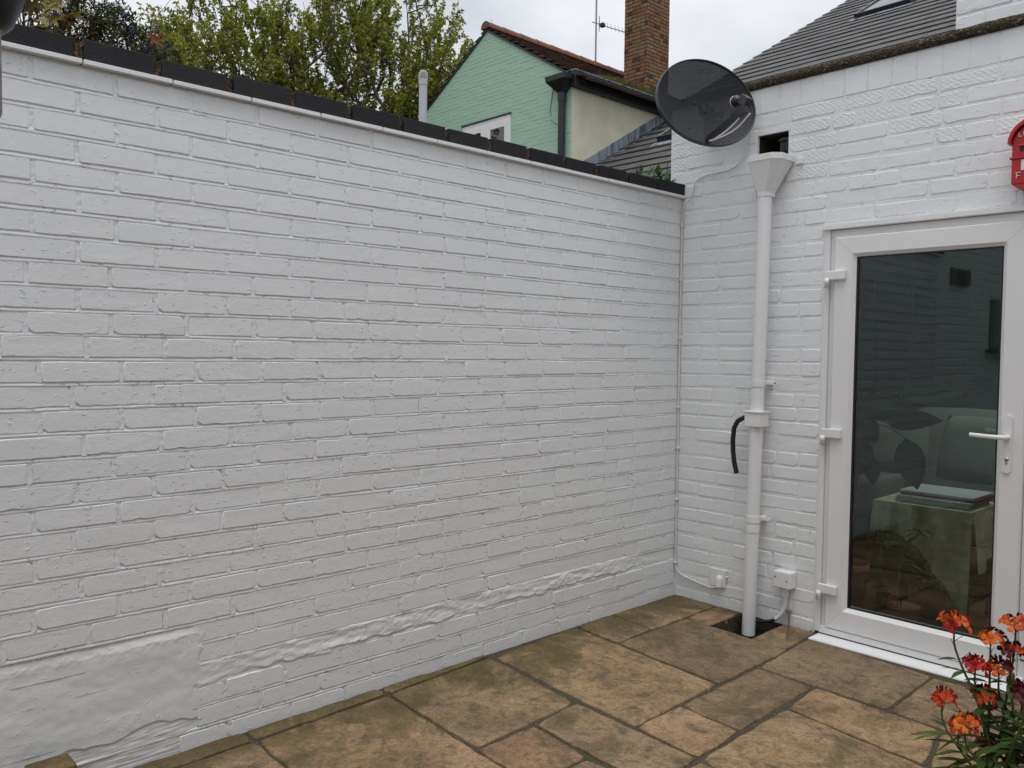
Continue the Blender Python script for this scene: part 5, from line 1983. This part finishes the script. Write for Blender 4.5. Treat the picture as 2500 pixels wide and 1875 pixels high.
# wallflower in its pot, lower right
wf = empty('wallflower', (2.12, -1.54, GZ), 'wallflower plant with orange and red flowers in front of the door', 'plant')
WB = Vector((2.15, -1.53, .19))
MB().lathe([(0, GZ), (.13, GZ), (.145, .15), (.155, .155), (.155, .19), (.14, .19), (.135, .17), (0, .17)], (2.16, -1.53, 0), 28).build('pot', 'terracotta', wf)
VX, VZ = Vector((_r.x, _r.y, 0)).normalized(), Vector((0, 0, 1))
VY = Vector((_f.x, _f.y, 0)).normalized()
def wp(pxx, pyy, d=2.2):
    return CAM + (_f + _r * ((pxx - 1250) / FPX) - _u * ((pyy - 937.5) / FPX)) * d
# heads: (image-independent world positions fixed once), size, palette
HEADS = [((2.021, -1.584, .640), .038, 'o'), ((2.083, -1.50, .600), .032, 'o'), ((2.131, -1.466, .640), .034, 'o'), ((2.006, -1.611, .448), .030, 'r'), ((2.080, -1.533, .455), .032, 'r'),
         ((2.039, -1.581, .374), .027, 'r'), ((2.092, -1.527, .325), .032, 'o'), ((2.062, -1.545, .535), .030, 'r'), ((2.105, -1.500, .525), .036, 'o'), ((2.125, -1.48, .575), .028, 'd'), ((2.14, -1.49, .30), .034, 'd'),
         ((2.15, -1.46, .47), .030, 'r'), ((2.19, -1.50, .58), .034, 'o'), ((2.22, -1.55, .50), .034, 'r'), ((2.25, -1.60, .60), .034, 'o'), ((2.20, -1.63, .52), .03, 'd'), ((2.08, -1.66, .42), .03, 'o')]
st = MB()
lf = MB()
SLOT = {'o': 0, 'r': 1, 'd': 2}
def paintf(m, n0, ch):
    for i in range(n0, len(m.f)): m.mi[i] = SLOT[ch]
def petal(m, c, d, nrm, L, W):
    d = Vector(d).normalized(); s_ = d.cross(nrm).normalized(); n_ = s_.cross(d)
    o = len(m.v)
    prof = [(0, .16, 0), (.35, .5, .05), (.7, 1.0, .10), (.95, .82, .02), (1.05, .35, -.08)]
    wv = U(-.12, .12)
    for (t_, w_, h_) in prof:
        c0 = Vector(c) + d * L * t_ + n_ * L * (h_ + wv * t_)
        m.v += [tuple(c0 + s_ * W * .5 * w_ - n_ * L * .08 * w_), tuple(c0), tuple(c0 - s_ * W * .5 * w_ - n_ * L * .08 * w_)]
    for i in range(4):
        a = o + i * 3
        m.f += [(a, a + 3, a + 4, a + 1), (a + 1, a + 4, a + 5, a + 2)]
        m.sm += [True, True]
for hi, (c, R_, pal_) in enumerate(HEADS):
    c = Vector(c)
    R_ *= 1.28
    hd = MB()
    root = WB + Vector((U(-.06, .08), U(-.06, .06), 0))
    knee = root * .45 + c * .55 + Vector((U(-.02, .02), U(-.02, .02), -.01))
    path = smooth([root, knee, c - Vector((0, 0, .06)), c])
    n_ = len(path)
    st.tube(path, [.0042 - .0022 * i / (n_ - 1) for i in range(n_)], 6, caps=False)
    # seed pods / pedicels up the stem, then flowers with four petals in a domed head
    for t_ in np.linspace(.45, .9, 7):
        p = path[int(t_ * (n_ - 1))]
        d = Vector((U(-1, 1), U(-1, 1), U(.5, 1.2))).normalized()
        st.tube([p, p + d * U(.018, .032)], .0009, 4, caps=False)
    nf = 5 + int(R_ * 60)
    for f_ in range(nf):
        th = f_ * 2.4
        el = .15 + .95 * (f_ / nf)
        dirn = Vector((math.cos(th) * math.cos(el), math.sin(th) * math.cos(el), math.sin(el) * .9))
        fc = c + dirn * R_ * U(.5, .8)
        st.tube([c - Vector((0, 0, .008)), fc], .0010, 4, caps=False)
        mm = hd
        f0 = len(hd.f)
        chx = pal_ if random.random() < .72 else random.choice('ord')
        nrm = (dirn + Vector((U(-.3, .3), U(-.3, .3), U(-.2, .4)))).normalized()
        xa = nrm.orthogonal().normalized()
        r0 = U(0, 1.5)
        for k in range(4):
            dd = Matrix.Rotation(r0 + k * math.pi / 2 + U(-.15, .15), 3, nrm) @ xa
            petal(mm, fc, dd + nrm * .35, nrm, U(.015, .021), U(.015, .021))
        paintf(hd, f0, chx)
    for b_ in range(5):
        d = Vector((U(-.5, .5), U(-.5, .5), 1)).normalized()
        q = c + d * R_ * .75
        f0 = len(hd.f)
        hd.tube([q, q + d * .005, q + d * .011], [.0012, .0032, .001], 6)
        paintf(hd, f0, 'd')
    hd.build('flower_head', ['orange_petal', 'red_petal', 'dark_petal'], wf, fix=False)
    # leaves on the lower stem
    for t_ in np.linspace(.10, .62, 14):
        p = path[int(t_ * (n_ - 1))]
        a = U(0, 6.28)
        d = Vector((math.cos(a), math.sin(a), U(-.05, .55)))
        L = U(.055, .11)
        leaf(lf, p, p + d.normalized() * L, U(.014, .023), (0, 0, 1), 6, L * .25, .22)
for (a, b, w_) in (((2.05, -1.58, .335), (1.975, -1.645, .355), .017), ((2.06, -1.585, .30), (2.01, -1.655, .265), .020), ((2.05, -1.575, .36), (1.995, -1.62, .32), .012), ((2.08, -1.55, .27), (1.99, -1.67, .29), .018)):
    leaf(lf, a, b, w_, (0, 0, 1), 8, .012, .2)
st.build('stems', 'stem_green', wf)
lf.build('leaves', 'wallflower_leaf', wf, fix=False)
gb = MB()
bl = smooth([(2.20, -1.52, .27), (2.15, -1.50, .42), (2.08, -1.53, .485), (2.00, -1.60, .50), (1.94, -1.66, .455)])
for i in range(len(bl) - 1):
    pass
n_ = len(bl)
for i, p in enumerate(bl):
    w_ = .0035 * (1 - (i / n_) ** 2) + .0004
    sd = Vector((0, 0, 1)).cross(VX) * w_
    gb.v += [tuple(p - VZ * w_ * .8 + VY * w_), tuple(p + VZ * w_ * .8 - VY * w_)]
for i in range(n_ - 1):
    gb.f.append((2 * i, 2 * i + 2, 2 * i + 3, 2 * i + 1)); gb.sm.append(True)
gbo = gb.build('grass_blade', 'grass_blade', wf, fix=False)

# ------------------------------------------------------------------ hanging lantern at the upper left, block at the wall foot
ln = empty('hanging_chime', (1.37, -3.66, 1.66), 'black hanging dome with grey wooden rod at the top left edge', 'wind chime')
c = Vector((1.392, -3.645, 1.803))
MB().lathe([(.0, 0), (.030, .0), (.040, .010), (.052, .040), (.062, .085), (.066, .13), (.06, .15), (0, .16)], c, 32).build('dome', 'black_plastic', ln)
MB().tube([c + Vector((.013, .014, .01)), c + Vector((.013, .014, -.118)), c + Vector((.0125, .0135, -.131))], [.0085, .0085, .004], 12).build('rod', 'grey_wood', ln)
MB().tube([c + Vector((0, 0, .15)), c + Vector((0, 0, .8))], .0015, 5).build('cord', 'rubber', ln)
blk = MB().bbox(.05, -3.30, GZ, .15, -3.180, .108, .008).build('stone_block', 'riven_sandstone')
tag(blk, 'mossy sandstone block standing against the foot of the rendered patch', 'stone')
MB().box(HX0 - .02, -.006, -.149, HX1 + .02, -.0005 - .001, -.034).build('pit_lining', 'soil_and_hole_shade', house)
# litter of moss and dirt in the drain pit
pit = MB()
for i in range(260):
    b = Vector((U(HX0 + .01, HX1 - .01), U(HY0 + .01, -.02), -.145))
    leaf(pit, b, b + Vector((U(-.02, .02), U(-.02, .02), U(.01, .035))), .006, (1, 0, .3), 2)
po = pit.build('pit_moss', 'moss_blade')
tag(po, 'dark moss and dirt in the open drain pit', 'moss', kind='stuff')
